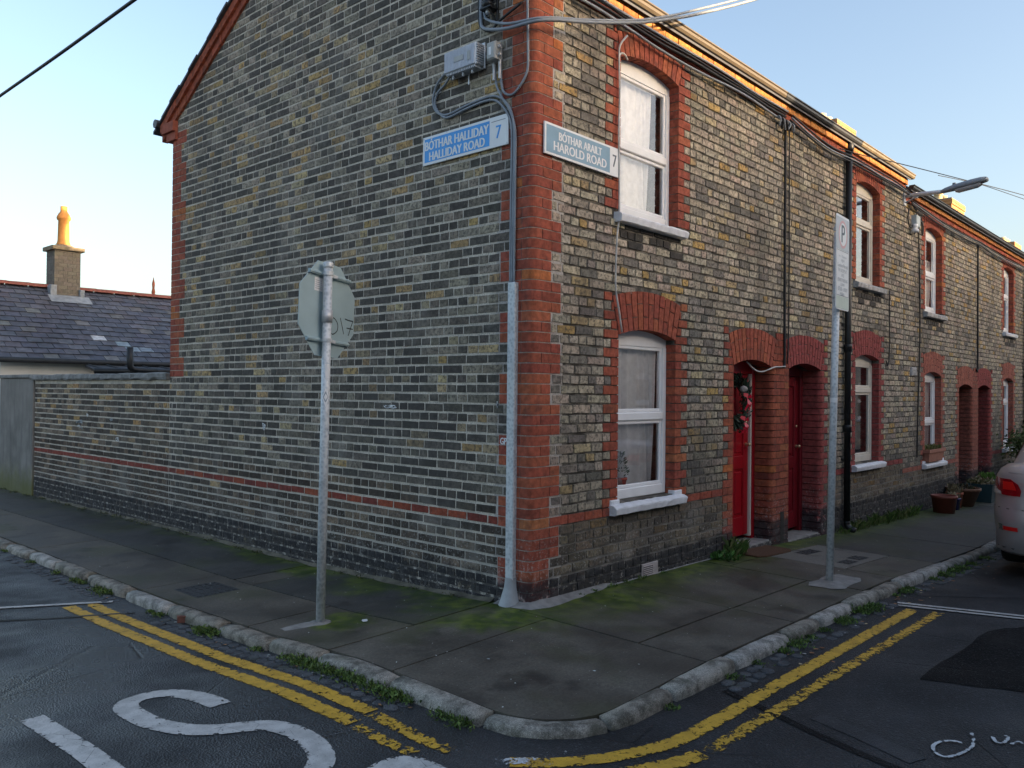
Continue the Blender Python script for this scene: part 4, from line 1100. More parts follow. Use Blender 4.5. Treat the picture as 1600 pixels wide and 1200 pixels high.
# downpipes
def downpipe(house, x, z0, z1):
    p = [(x, -.055, z1), (x, -.055, z0+.12)]; mb = MB(); mb.tube(p, .04, 12); mb.tube(spline([(x, -.055, z0+.13), (x, -.06, z0+.08), (x, -.1, z0+.04), (x, -.16, z0+.015)], 4), .042, 10)
    mb.lathe((x, -.055, z1-.02), [(.045, 0), (.06, .04), (.06, .1), (.05, .12), (.05, .14)], 12)
    for z in (1.75, 3.4): mb.lathe((x, -.055, z0+.17+z*.62), [(.041, 0), (.05, .005), (.05, .05), (.052, .055), (.052, .09), (.041, .095)], 12)
    D = mb.build('downpipe', M_BLACK, house, True, (x, -.05, z0))
    for z in (z0+.9, z0+2.6, z0+4.1):
        b = MB(); b.bevbox(FRONT, x-.075, x+.075, z, z+.03, -.02, .012, .003); b.build('pipe_bracket', M_BLACK, D)
downpipe(H2_, 6.06, fx(6.06), 4.66); downpipe(H4_, 16.78, fx(16.8), 4.5)
# cement fillets where walls meet paving
def fillet(name, pts, mat, R=random.Random(2)):
    mb = MB(); vs = []
    for (x, y, w, h, nx, ny) in pts: vs += [(x-nx*.0, y-ny*.0, pav(x, y)+h), (x+nx*w*.4, y+ny*w*.4, pav(x, y)+h*.45), (x+nx*w, y+ny*w, pav(x+nx*w, y+ny*w)+.003)]
    mb.add(vs, [(3*i+j, 3*i+j+1, 3*i+j+4, 3*i+j+3) for i in range(len(pts)-1) for j in range(2)])
    return mb.build(name, mat, PAV, True)
R = random.Random(9)
P = [(0, .3, .07, .02, -1, 0), (-.0, .1, .1, .03, -1, -.3), (.01, .0, .1, .03, -.7, -.7), (.12, 0, .12, .035, -.2, -1)]
P += [(.12+i*.1, 0, max(.015, .13-.012*i)+R.uniform(-.01, .01), .03, 0, -1) for i in range(1, 9)]+[(.92+i*.15, 0, .016+R.uniform(0, .01), .01, 0, -1) for i in range(1, 14)]
fillet('cement_fillet', P, M_CEM)
fillet('cement_fillet', [(0, .35+i*.18, .03+R.uniform(0, .03), .02+R.uniform(0, .02), -1, 0) for i in range(55)], simple('mossy mortar skirting', (.11, .1, .075), .95, .5, 8, bump=.8))

# ------------------------------------------------------------------ yard wall and rendered wall at the left
YW = thing('yard_wall', 'low brick yard wall with a red band and stone coping, left of the tall gable', 'wall', (0, 5.72, -.12))
mb = MB(); mb.box(GABLE, 5.722, 10.33, -.4, 1.665, -.22, -.002); YC = mb.build('wall_core', M_MORT_G, YW)
pw = Pieces('brick', BR_O, BR_A, YW, 6); pn = Pieces('band_brick', RB_O, RB_A, YW, 6)
def col_yard(u, z):
    c = col_gable(u, z); return tuple(x*y for x, y in zip(c, (.92, .84, .8)))
for k in range(-11, 15):
    z = Z0+k*CH; zm = z+CH/2
    if z+CH > 1.68: break
    kind = 's' if k == 0 else ('h' if k % 4 == 2 else 's')
    for c, d in lay_row(5.724, 10.33, kind, k, RB):
        mb = MB().brick(GABLE, c+.0045, d-.0045, z+.006, z+CH-.006, -.014, .003, .004, .003)
        if k == 0: pn.add(mb, vary((.24, .055, .04), RB, .12), GABLE((c+d)/2, zm), GABLE.U*(d-c), CH, YC)
        else: pw.add(mb, col_yard(c, zm), GABLE((c+d)/2, zm), GABLE.U*(d-c), CH, YC)
pw.finish(YW); pn.finish(YW)
R = random.Random(15); y = 5.73
while y < 10.4:
    l = R.uniform(.65, 1.0); e = min(y+l, 10.42); mb = MB(); n = 6; prf = [(-.27, 1.67), (-.27, 1.735), (.02, 1.75), (.045, 1.74), (.052, 1.69), (.04, 1.668)]
    vs = [GABLE(y+.004+(e-y-.008)*i/n, z+R.uniform(-.008, .008), q+R.uniform(-.008, .008)) for i in range(n+1) for q, z in prf]; k = len(prf)
    mb.add(vs, [(i*k+j, i*k+(j+1) % k, (i+1)*k+(j+1) % k, (i+1)*k+j) for i in range(n) for j in range(k)]+[tuple(range(k-1, -1, -1)), tuple(range(n*k, n*k+k))])
    mb.build('coping_stone', M_CONC, YW, False, (0, (y+e)/2, 1.7)); y = e
def rendermat():
    t = NT('stained render'); n = t.noise(2.2, 6, .6); st = t.noise(1, 5, .6, t.scalevec((8, 8, .9)))
    c = t.mix(t.ramp(n, .3, .7), (.17, .165, .155), (.27, .26, .245)); c = t.mix(t.ramp(st, .45, .7, 0, .6), c, (.1, .1, .095))
    z = t.sep()[2]; w = t.math('ADD', z, t.math('MULTIPLY', t.noise(5, 4), .5))
    c = t.mix(t.ramp(w, .15, .65, .75, 0), c, (.12, .13, .035)); c = t.mix(t.ramp(w, .95, 1.6, 0, .35), c, (.24, .22, .2))
    t.bump(t.noise(40, 6, .7), .5, .006); return t.fin(c, .9, 0, .2)
RW = thing('rendered_wall', 'grey cement-rendered wall stained green at its foot, at the left edge of the photo', 'wall', (0, 10.35, -.15))
mb = MB(); n = 12
mb.bevbox(GABLE, 10.345, 11.95, -.4, 1.70, -.25, .025, .01); mb.build('render_face', rendermat(), RW)
mb = MB()
for a, b in ((10.34, 11.1), (11.11, 11.97)): mb.bevbox(GABLE, a, b, 1.702, 1.76, -.28, .05, .012)
mb.build('coping', M_CONC, RW)
# ------------------------------------------------------------------ slate-roofed house behind the yard
BH = thing('slate_roofed_house', 'low white house with dark slate roof behind the yard wall on the left', 'house', (5, 13, -.2))
mb = MB(); mb.abox(.02, 12, 12.12, 16.4, -.4, 2.05); mb.extr(GABLE, [(12.12, 2.0), (16.4, 2.0), (14.3, 3.5)], -12, -.02); mb.build('wall', M_WHITE, BH)
EY, EZ, RYb, RZb = 11.95, 2.06, 14.3, 3.58
mb = MB()
for ya, za, yb, zb in ((EY, EZ, RYb, RZb), (RYb, RZb, 16.65, EZ)):
    mb.add([(x, y, z+dz) for dz in (-.05, -.012) for x, y, z in ((-.12, ya, za), (12.1, ya, za), (12.1, yb, zb), (-.12, yb, zb))], [(4, 5, 6, 7), (3, 2, 1, 0), (0, 1, 5, 4), (1, 2, 6, 5), (2, 3, 7, 6), (3, 0, 4, 7)])
BR_ = mb.build('roof', M_SLATEA, BH)
sp = Pieces('slate', M_SLATE, simple('slate joined', (.1, .1, .1), .55, .3, 9, bump=.3, bscale=40, src='attr'), BR_, 5)
R = random.Random(31); LR = math.hypot(RYb-EY, RZb-EZ); rows = 15; gl = LR/rows; dy, dz = (RYb-EY)/LR, (RZb-EZ)/LR
for r in range(rows):
    x = -.12+(r % 2)*.13
    while x < 6.2:
        w = .26; s0, s1 = r*gl-.02, r*gl+gl*1.1
        if r == rows-1: s1 = LR-.05
        l0, l1 = .022+R.uniform(-.004, .007), .004
        j = R.uniform(-.006, .006); P = []
        for s, l in ((s0, l0), (s1, l1)):
            for xx in (x+.006+j*.3, x+w-.006+j*.3): P.append((xx, EY+dy*(s+j)-dz*l, EZ+dz*(s+j)+dy*l))
        bt = [(a, b+dz*.012, c-dy*.012) for a, b, c in P]
        mb = MB(); mb.add(P+bt, [(0, 1, 3, 2), (5, 4, 6, 7), (4, 5, 1, 0), (5, 7, 3, 1), (6, 4, 0, 2)])
        q = R.random(); c = (.075, .082, .105) if q < .55 else ((.1, .105, .125) if q < .8 else ((.084, .082, .098) if q < .93 else (.13, .135, .135)))
        if r == 4 and 1.5 < x < 1.74: c = (.4, .42, .46)
        if (r == 3 and 2.0 < x < 2.24) or (r == 2 and 2.2 < x < 2.5): c = (.2, .25, .3)
        sp.add(mb, vary(c, R, .13), P[0], Vector((w, 0, 0)), .12); x += w
sp.finish(BR_)
rt = []
for i in range(18):
    x = -.12+i*.42
    mb = MB(); vs = []
    for xx in (x+.004, x+.416):
        for a in range(7):
            t = math.pi*(.12+.76*a/6); vs.append((xx, RYb+math.cos(t)*.13, RZb-.05+math.sin(t)*.12+(.006 if xx > x+.2 else 0)))
    mb.add(vs, [(a, a+1, 8+a, 7+a) for a in range(6)]); o = mb.build('ridge_tile', simple('ridge tile %d' % i, vary((.24, .085, .06), R, .15), .85, .2) if i == 0 else rt[0].data.materials[0], BR_, True, (x, RYb, RZb)); rt.append(o)
# its chimney: brick stack, stone cap, lead apron, clay pot
cx0, cx1, cy0, cy1, cz1 = 1.50, 2.0, 14.05, 14.5, 4.34
mb = MB(); mb.abox(cx0+.005, cx1-.005, cy0+.005, cy1-.005, 2.9, cz1, (.13, .12, .11)); z = 2.95; k = 0
while z < cz1-.02:
    cut = [cx0, cx0+.17, cx0+.34, cx1] if k % 2 else [cx0, cx0+.08, cx0+.25, cx0+.42, cx1]
    for a, b in zip(cut, cut[1:]): mb.abox(a+.003, b-.003, cy0, cy0+.1, z+.004, z+.071, vary((.17, .15, .12), R, .15))
    cut = [cy0+.102, cy0+.25, cy0+.4, cy1]
    for a, b in zip(cut, cut[1:]): mb.abox(cx0, cx0+.1, a+.003, b-.003, z+.004, z+.071, vary((.16, .14, .12), R, .15))
    mb.abox(cx1-.1, cx1, cy0+.105, cy1, z+.004, z+.071, (.16, .14, .12)); z += .075; k += 1
CB = mb.build('chimney', M_CHIM, BR_, False, (1.75, 14.3, 3))
mb = MB(); mb.bevbox(FRONT, cx0-.06, cx1+.06, cz1, cz1+.08, -cy1-.05, -cy0+.06, .012)
mb.lathe((1.75, 14.3, cz1+.085), [(.24, 0), (.17, .05)], 12); mb.build('chimney_cap', simple('stone cap', (.25, .2, .13), .9, .3, 12), BR_)
mb = MB(); mb.lathe((1.75, 14.3, cz1+.12), [(.14, 0), (.13, .05), (.112, .1), (.102, .52), (.13, .55), (.135, .59), (.105, .66), (.075, .7), (.065, .72), (.065, .82), (.055, .82), (.05, .75)], 18)
mb.build('chimney_pot', M_POT, BR_, True)
mb = MB(); mb.extr(FRONT, [(cx0-.1, 3.28), (cx1+.1, 3.28), (cx1+.04, 3.42), (cx0-.04, 3.42)], -14.05, -13.98)
y0_ = 13.98; mb.add([(cx0-.14, 13.75, EZ+(13.75-EY)*dz/dy+.035), (cx1+.14, 13.75, EZ+(13.75-EY)*dz/dy+.035), (cx1+.14, 13.99, EZ+(13.99-EY)*dz/dy+.04), (cx0-.14, 13.99, EZ+(13.99-EY)*dz/dy+.04)], [(0, 1, 2, 3)]); mb.bevbox(FRONT, cx0-.09, cx0+.03, 3.35, 3.62, -14.15, -13.975, .01); mb.bevbox(FRONT, cx1-.03, cx1+.06, 3.35, 3.56, -14.15, -13.975, .01)
mb.build('lead_flashing', M_LEAD, BR_)
mb = MB(); mb.tube([(-.12, 11.93, 2.03), (12, 11.93, 2.0)], .05, 8); mb.build('gutter', M_GUTD, BH, True)
# finial
mb = MB(); mb.lathe((3.62, 14.3, RZb), [(.05, 0), (.03, .06), (.045, .12), (.025, .2), (.035, .3), (.012, .4), (.004, .45)], 8); mb.build('finial', M_TERRA, BR_, True)
# outhouse roof, vent pipe
OH = thing('outhouse', 'dark lean-to roof with gutters squeezed between yard wall and gable', 'outhouse', (2, 11.2, 0))
mb = MB(); mb.abox(1.35, 4.2, 11.0, 11.8, -.3, 1.78); mb.build('wall', M_WHITE, OH)
mb = MB(); mb.add([(1.15, 10.95, 1.86), (4.3, 10.95, 1.86), (4.3, 11.85, 1.97), (1.3, 11.85, 1.97), (1.15, 10.95, 1.82), (4.3, 10.95, 1.82), (4.3, 11.85, 1.93), (1.3, 11.85, 1.93)], [(0, 1, 2, 3), (4, 5, 1, 0), (7, 4, 0, 3), (5, 6, 2, 1), (7, 6, 5, 4)])
for i in range(9): mb.tube([(1.35+i*.33, 10.95, 1.867), (1.35+i*.33, 11.85, 1.977)], .018, 6)
mb.build('roof', M_GUTD, OH); mb = MB(); mb.tube([(1.1, 10.9, 1.85), (4.3, 10.9, 1.88)], .05, 8); mb.build('gutter', M_BLACK, OH, True)
VP = MB(); VP.tube([(1.68, 10.85, 2.28), (1.68, 10.85, 2.0), (1.69, 10.85, 1.93), (1.74, 10.85, 1.885), (1.82, 10.85, 1.87), (2.15, 10.85, 1.87)], .055, 12)
tag(VP.build('vent_pipe', M_BLACK, None, True, (1.68, 10.85, 1.87)), 'black elbowed vent pipe standing above the yard wall coping', 'pipe')

# ------------------------------------------------------------------ lettering
def text_geo(body):
    cu = bpy.data.curves.new('lettering', 'FONT'); cu.body = body; cu.resolution_u = 3
    o = bpy.data.objects.new('lettering', cu); COL.objects.link(o); bpy.context.view_layer.update()
    dg = bpy.context.evaluated_depsgraph_get(); me = bpy.data.meshes.new_from_object(o.evaluated_get(dg))
    vs = [(v.co.x, v.co.y) for v in me.vertices]; fs = [tuple(p.vertices) for p in me.polygons]
    bpy.data.objects.remove(o); bpy.data.curves.remove(cu); bpy.data.meshes.remove(me); return vs, fs
def text_on(mb, fr, body, u0, u1, z0, z1, n, mirror=False, bold=0):
    vs, fs = text_geo(body); xs = [v[0] for v in vs]; ys = [v[1] for v in vs]
    a, b, c, d = min(xs), max(xs), min(ys), max(ys)
    for du in ((0,) if not bold else (-bold, 0, bold)):
        pts = []
        for x, y in vs:
            t = (x-a)/(b-a); t = 1-t if mirror else t
            pts.append(fr(u0+(u1-u0)*t+du, z0+(z1-z0)*(y-c)/(d-c), n+du*.05))
        mb.add(pts, fs, None, 0, fr.flip ^ mirror)
def board(name, fr, u0, u1, z0, z1, n, mat, parent, t=.006, ch=.002):
    return MB().bevbox(fr, u0, u1, z0, z1, n, n+t, ch).build(name, mat, parent, False, tuple(fr((u0+u1)/2, (z0+z1)/2, n)))
# gable plate: reads left to right with y falling, so mirror u
HS = thing('street_name_sign', 'bright blue and white street name plate HALLIDAY ROAD on the gable', 'street sign', tuple(GABLE(.71, 3.42, .01)))
hu0, hu1, hz0, hz1 = .233, 1.187, 3.412, 3.645
board('plate', GABLE, hu0, hu1, hz0, hz1, .012, M_SWHITE, HS, .012)
board('blue_panel', GABLE, .425, hu1-.022, hz0+.022, hz1-.02, .0238, M_SBLUE, HS, .0012, .0004)
t = MB(); text_on(t, GABLE, 'BÓTHAR HALLIDAY', .435, 1.155, 3.53, 3.622, .0262, True, .004); text_on(t, GABLE, 'HALLIDAY ROAD', .475, 1.105, 3.442, 3.512, .0262, True, .004); t.build('lettering', M_SWHITE, HS)
t = MB(); text_on(t, GABLE, '7', .305, .355, 3.475, 3.573, .025, True, .003); t.build('numeral', M_SBLUE, HS)
t = MB(); t.box(GABLE, .26, .405, 3.607, 3.611, .024, .0247); t.build('rule', M_STEXT, HS)
t = MB(); [t.lathe(GABLE(u, z, .024), [(.006, 0), (.005, .003)], 8, axis=GABLE.N) for u, z in ((.245, 3.425), (.9, 3.638), (.9, 3.42), (1.175, 3.63))]; t.build('screw', M_ALU, HS)
RS = thing('street_name_sign', 'faded grey-blue street name plate HAROLD ROAD beside the upper window', 'street sign', tuple(FRONT(.57, 3.33, .01)))
board('plate', FRONT, .095, 1.058, 3.325, 3.562, .012, M_SWHITE, RS, .014)
board('blue_panel', FRONT, .113, .915, 3.343, 3.545, .0258, M_SFADE, RS, .0012, .0004)
t = MB(); text_on(t, FRONT, 'BÓTHAR ARAILT', .26, .80, 3.452, 3.53, .0282, bold=.003); text_on(t, FRONT, 'HAROLD ROAD', .20, .865, 3.366, 3.436, .0282, bold=.003); t.build('lettering', M_SWHITE, RS)
t = MB(); text_on(t, FRONT, '7', .955, 1.005, 3.40, 3.50, .027, bold=.003); t.build('numeral', M_STEXT, RS)

# ------------------------------------------------------------------ octagonal sign seen from behind
b = (-1.13, .965); bz = pav(*b)
SS = thing('octagonal_road_sign', 'octagonal stop sign seen from its plain grey back on a galvanised pole', 'road sign', (*b, bz))
tilt = Vector((.006, -.01, 1))      # the pole leans a touch
def pp(h): return Vector((b[0], b[1], bz))+tilt*h
mb = MB(); mb.tube([pp(0), pp(1.2), pp(2.53)], .0315, 16); mb.lathe(pp(2.53), [(.034, -.03), (.036, -.02), (.036, .005), (.028, .012)], 14)
mb.build('pole', M_GALV, SS, True, tuple(pp(0)))
th = rad(19.7); ux = Vector((math.cos(th), math.sin(th), -.045)).normalized(); un = Vector((math.sin(th), -math.cos(th), 0))   # un points back to the viewer side
class FrS(Fr):
    def __init__(s, o, U, N, Zv): s.o, s.U, s.N, s.Z = Vector(o), Vector(U), Vector(N), Vector(Zv).normalized(); s.flip = s.U.cross(s.Z).dot(s.N) < 0
SF = FrS(pp(2.215)-un*.055+ux*.085, ux, un, ux.cross(un)*(-1) if ux.cross(un).z < 0 else ux.cross(un))
rr = .335/math.cos(math.pi/8)
octo = [(rr*math.cos(math.pi/8+math.pi/4*i), rr*math.sin(math.pi/8+math.pi/4*i)) for i in range(8)]
mb = MB().extr(SF, octo, -.004, 0); mb.build('sign_plate', M_SIGNB, SS, False, tuple(SF.o))
mb = MB().extr(SF, [(x*.985, y*.985) for x, y in octo], -.006, -.0042); mb.build('sign_face', simple('sign red', (.5, .01, .015), .4, .05, bump=0), SS, False, tuple(SF.o))
for z in (.245, -.225):
    c = MB(); c.bevbox(SF, -.25, .25, z-.014, z+.014, .0005, .02, .003); c.bevbox(SF, -.25, .25, z-.005, z+.005, .02, .026, .001); c.build('mounting_channel', M_SIGNB, SS)
    c = MB(); c.tube([pp(2.215+z-.012), pp(2.215+z+.014)], .037, 14); c.bevbox(SF, -.06, .06, z-.012, z+.012, .012, .035, .002); c.build('clamp', M_GALV, SS)
c = MB(); c.tube([pp(2.115), pp(2.2)], .038, 16); c.build('collar', M_ALU, SS, True); c = MB(); c.bevbox(SF, -.055, -.01, -.07, -.05, .04, .055, .003); c.build('collar_bolt', M_ALU, SS)
c = MB(); c.box(SF, -.17, -.075, .12, .215, .0006, .0016); st_ = c.build('sticker', M_SWHITE, SS)
c = MB()
for i in range(5): c.box(SF, -.16, -.09, .135+i*.014, .139+i*.014, .0018, .0022)
c.build('sticker_print', M_SFTEXT, st_)
def stroke(mb, fr, pts, w, n):
    P = spline([(x, y, 0) for x, y in pts], 5) if len(pts) > 2 else [Vector((*p, 0)) for p in pts]; vs = []
    for i, p in enumerate(P):
        d = (P[min(i+1, len(P)-1)]-P[max(i-1, 0)]).normalized(); q = Vector((-d.y, d.x, 0))*w/2
        vs += [fr(p.x+q.x, p.y+q.y, n), fr(p.x-q.x, p.y-q.y, n)]
    mb.add(vs, [(2*i, 2*i+1, 2*i+3, 2*i+2) for i in range(len(P)-1)])
g = MB()
stroke(g, SF, [(.045, -.045), (.085, -.05), (.125, -.085), (.12, -.135), (.07, -.165), (.04, -.155)], .008, .001)
stroke(g, SF, [(.155, -.035), (.185, -.1), (.205, -.15)], .008, .001)
stroke(g, SF, [(.215, -.035), (.265, -.04), (.32, -.04)], .008, .001); stroke(g, SF, [(.32, -.04), (.29, -.1), (.265, -.155)], .008, .001); stroke(g, SF, [(.24, -.1), (.325, -.1)], .008, .001)
g.build('marker_scrawl', M_BLACK, SS)
def wrap(name, z0, z1, a0, a1, mat, parent, r=.0325, diamond=False):
    mb = MB(); n = 8; vs = []
    for j, h in enumerate((z0, z1)):
        for i in range(n+1):
            a = rad(a0+(a1-a0)*i/n); q = pp(h); vs.append((q.x+math.cos(a)*r, q.y+math.sin(a)*r, q.z))
    if diamond:
        vs = []; m = (z0+z1)/2; hh = (z1-z0)/2
        for i in range(n+1):
            t = i/n; a = rad(a0+(a1-a0)*t); k = 1-abs(2*t-1)
            for sgn in (-1, 1): q = pp(m+sgn*hh*k); vs.append((q.x+math.cos(a)*r, q.y+math.sin(a)*r, q.z))
        mb.add(vs, [(2*i, 2*i+2, 2*i+3, 2*i+1) for i in range(n)])
    else: mb.add(vs, [(i, i+1, n+2+i, n+1+i) for i in range(n)])
    return mb.build(name, mat, parent, True)
wrap('sticker', 1.72, 1.82, 225, 285, M_SWHITE, SS); s2 = wrap('sticker', 1.52, 1.655, 190, 285, M_SWHITE, SS, diamond=True); wrap('sticker_print', 1.55, 1.63, 205, 272, M_SFTEXT, s2, .0329, True); wrap('sticker_print', 1.565, 1.615, 215, 262, M_SWHITE, s2, .0333, True)
mb = MB(); pts = [(-1.13, .965, .09), (-1.2, .98, .1), (-1.3, 1.0, .09), (-1.4, 1.02, .05)]
vs = []
for i, (x, y, w) in enumerate(pts): vs += [(x, y-w*.6, pav(x, y)+.003), (x, y, pav(x, y)+.014*(1-i/4)+.003), (x, y+w*.7, pav(x, y)+.003)]
mb.add(vs, [(3*i+j, 3*i+j+1, 3*i+j+4, 3*i+j+3) for i in range(3) for j in range(2)]); mb.lathe((*b, bz), [(.085, 0), (.07, .008), (.04, .014)], 14); mb.build('pole_footing', M_CEM, PAV, True)

# ------------------------------------------------------------------ parking sign
b2 = (2.575, -1.184); bz2 = pav(*b2)
PS = thing('parking_sign', 'pole with a narrow white parking plate bearing a ringed P, before the red doors', 'parking sign', (*b2, bz2))
tl = Vector((.014, -.012, 1))
mb = MB(); mb.tube([Vector((*b2, bz2))+tl*h for h in (0, 1.5, 3.02)], .0305, 16); mb.build('pole', M_GALV, PS, True, (*b2, bz2))
a = rad(4); PF = FrS(Vector((*b2, bz2))+tl*2.75+Vector((.0, -.045, 0)), (math.cos(a), math.sin(a), 0), (math.sin(a), -math.cos(a), 0), (0.006, 0, 1))
mb = MB(); rad_ = .025; P = []
for cx, cz, a0 in ((.185-rad_, .405-rad_, 0), (-.185+rad_, .405-rad_, 90), (-.185+rad_, -.405+rad_, 180), (.185-rad_, -.405+rad_, 270)):
    P += [(cx+rad_*math.cos(rad(a0+30*i)), cz+rad_*math.sin(rad(a0+30*i))) for i in range(4)]
mb.extr(PF, P, 0, .004); mb.build('sign_plate', M_SWHITE, PS, False, tuple(PF.o))
board('grey_panel', PF, -.178, .178, .11, .385, .0045, M_SGREY, PS, .0008, .0002)
board('green_strip', PF, -.17, .17, -.395, -.29, .0045, M_SGREEN, PS, .0008, .0002)
def ring(mb, fr, c, r0, r1, n, k=32, sx=1):
    vs = [fr(c[0]+r*math.cos(2*math.pi*i/k)*sx, c[1]+r*math.sin(2*math.pi*i/k), n) for r in (r0, r1) for i in range(k)]
    mb.add(vs, [(i, (i+1) % k, k+(i+1) % k, k+i) for i in range(k)], flip=True)
mb = MB(); ring(mb, PF, (.0, .245), 0.0, .1, .0058); mb.build('white_disc', M_SWHITE, PS)
mb = MB(); ring(mb, PF, (.0, .245), .098, .12, .0062); mb.build('red_ring', M_SPINK, PS)
mb = MB(); text_on(mb, PF, 'P', -.04, .05, .175, .325, .0066, bold=.004); mb.build('letter_p', M_STEXT, PS)
mb = MB(); z = .07
for q, (s_, w, h) in enumerate((('Íoc - Taispeáin', .22, .03), ('agus', .09, .026), ('Ceadúnas Páirceála', .29, .032), ('PAY & DISPLAY', .24, .032), ('AND', .08, .028), ('PERMIT PARKING', .27, .03), ('LUAN', .1, .024), ('07.00 - 19.00', .24, .034), ('MON -', .13, .028))):
    text_on(mb, PF, s_, -w/2, w/2, z-h, z, .0052); z -= h+.011
mb.build('small_print', M_SFTEXT, PS)
mb = MB(); [mb.box(PF, -.172, .172, y_, y_+.003, .0048, .0052) for y_ in (.1, -.285)]; [mb.box(PF, x_, x_+.003, -.285, .103, .0048, .0052) for x_ in (-.172, .169)]; mb.build('rule', M_STEXT, PS)
for z in (.3, -.28):
    c = MB(); c.bevbox(PF, -.15, .15, z-.014, z+.014, -.018, 0, .003); c.build('mounting_channel', M_ALU, PS); c = MB(); c.tube([Vector((*b2, bz2))+tl*(2.75+z-.014), Vector((*b2, bz2))+tl*(2.75+z+.014)], .036, 12); c.build('clamp', M_GALV, PS)
c = MB(); c.tube([Vector((*b2, bz2))+tl*1.55, Vector((*b2, bz2))+tl*1.59], .0312, 16); c.build('pale_band', M_SWHITE, PS)
mb = MB(); R = random.Random(8); n = 14; vs = [(b2[0], b2[1], bz2+.022)]
for i in range(n):
    t = 2*math.pi*i/n; q = (.34 if abs(math.cos(t)) > .6 else .24)*R.uniform(.85, 1.1); x, y = b2[0]+.06+math.cos(t)*q, b2[1]-.03+math.sin(t)*q*.62; vs.append((x, y, pav(x, y)+.004))
mb.add(vs, [(0, 1+i, 1+(i+1) % n) for i in range(n)]); mb.build('pole_footing', M_CEM, PAV, True)

# ------------------------------------------------------------------ galvanised cable guard up the gable
CG = thing('cable_guard', 'galvanised steel channel with flared foot covering cables at the corner', 'cable guard', (0, .17, pav(0, .17)))
mb = MB(); mb.bevbox(GABLE, .132, .208, .17, 2.37, .0, .042, .006); mb.build('channel', M_GALV, CG)
mb = MB(); vs = []
for z, w, d in ((.19, .042, .05), (.12, .047, .06), (.04, .066, .085), (-.012, .08, .105)):
    for k in range(9):
        a_ = math.pi*k/8; vs.append(GABLE(.17+math.cos(a_)*w, z, .004+math.sin(a_)**.6*d))
mb.add(vs, [(j*9+k, j*9+k+1, (j+1)*9+k+1, (j+1)*9+k) for j in range(3) for k in range(8)]); mb.build('flared_foot', simple('lead foot', (.34, .36, .38), .5, .15, 12), CG, True)
mb = MB(); [mb.lathe(GABLE(.17, z, .042), [(.006, 0), (.004, .004)], 8, axis=GABLE.N) for z in (.3, 1.2, 2.3)]; mb.build('screw', M_ALU, CG)

# ------------------------------------------------------------------ cables and boxes
def cable(pts, r, mat, label, cat='cable', n=6, sm=6, group=None, name='cable'):
    mb = MB(); mb.tube(spline(pts, sm) if len(pts) > 2 else pts, r, n); c = tuple(Vector(pts[0])); o = mb.build(name, mat, None, True, c); return tag(o, label, cat, group)
g = lambda u, z, n=.02: GABLE(u, z, n)
cable([g(.845, 4.14, .06), g(.93, 4.12), g(1.03, 4.05), g(1.075, 3.93), g(1.03, 3.83), g(.94, 3.785), g(.85, 3.78), g(.7, 3.80), g(.5, 3.815), g(.36, 3.80), g(.25, 3.72), g(.19, 3.6), g(.172, 3.4), g(.178, 3.0), g(.185, 2.3)], .010, M_CABLE, 'outer grey cable looping left from the finned metal box and down to the steel guard')
cable([g(.83, 4.06, .06), g(.93, 4.03), g(1.02, 3.98), g(1.05, 3.9), g(1.0, 3.815), g(.9, 3.755), g(.7, 3.775), g(.5, 3.79), g(.37, 3.77), g(.27, 3.68), g(.21, 3.57), g(.196, 3.4), g(.2, 3.0), g(.2, 2.3)], .010, M_CABLE, 'inner grey cable looping below the finned metal box and down to the steel guard')
cable([g(.375, 4.03, .03), g(.37, 3.93), g(.35, 3.86), g(.29, 3.76), g(.22, 3.66), g(.165, 3.5), g(.16, 3.2), g(.163, 2.3)], .010, M_CABLE, 'grey cable dropping straight from the small grey box into the steel guard')
cable([g(.315, 4.05, .03), g(.31, 3.9), g(.28, 3.81), g(.2, 3.775), g(.12, 3.82), g(.06, 3.92, .008), g(.055, 4.08, .008), g(.06, 4.3, .008), g(.06, 4.55, .008), g(.0, 4.75, .03)], .010, M_CABLE, 'grey cable curling right from the small grey box and up the brick corner')
# amplifier box
AB = thing('cable_amplifier', 'finned silver metal equipment box with cable glands on the gable', 'equipment box', tuple(g(.66, 4.06)))
mb = MB(); mb.bevbox(GABLE, .49, .84, 4.055, 4.225, .02, .12, .008); mb.bevbox(GABLE, .475, .855, 4.04, 4.24, .02, .035, .004); mb.build('housing', M_ALU, AB)
mb = MB()
for i in range(22): # diagonal ribs on the lid
    u = .5+i*.0155; mb.bevbox(GABLE, u, u+.006, 4.062, 4.218, .12, .1245, .002)
mb.build('lid_ribs', simple('ribbed lid', (.42, .46, .55), .45, .1, metal=.3), AB)
mb = MB(); mb.bevbox(GABLE, .62, .72, 4.12, 4.16, .1246, .1256, .0003); mb.bevbox(GABLE, .545, .575, 4.1, 4.17, .1246, .1256, .0003); mb.build('lid_label', M_BOX, AB)
mb = MB()
for i in range(9): mb.bevbox(GABLE, .478, .492, 4.06+i*.018, 4.07+i*.018, .035, .115, .002)
for i in range(18): mb.bevbox(GABLE, .5+i*.018, .508+i*.018, 4.036, 4.055, .04, .115, .002)
mb.build('cooling_fins', M_ALU, AB)
mb = MB(); 
for u in (.56, .66, .77): MB().lathe(g(u, 4.04, .08), [(.012, 0), (.012, -.02), (.009, -.03)], 8).build('gland', M_ALU, AB)
MB().bevbox(GABLE, .64, .655, 3.955, 4.04, .03, .036, .002).build('hanging_tab', M_ALU, AB)
SB = thing('junction_box', 'small grey plastic junction box right of the finned metal box', 'junction box', tuple(g(.35, 4.06)))
mb = MB(); mb.bevbox(GABLE, .305, .4, 4.055, 4.19, .02, .1, .012); mb.build('housing', M_BOX, SB)
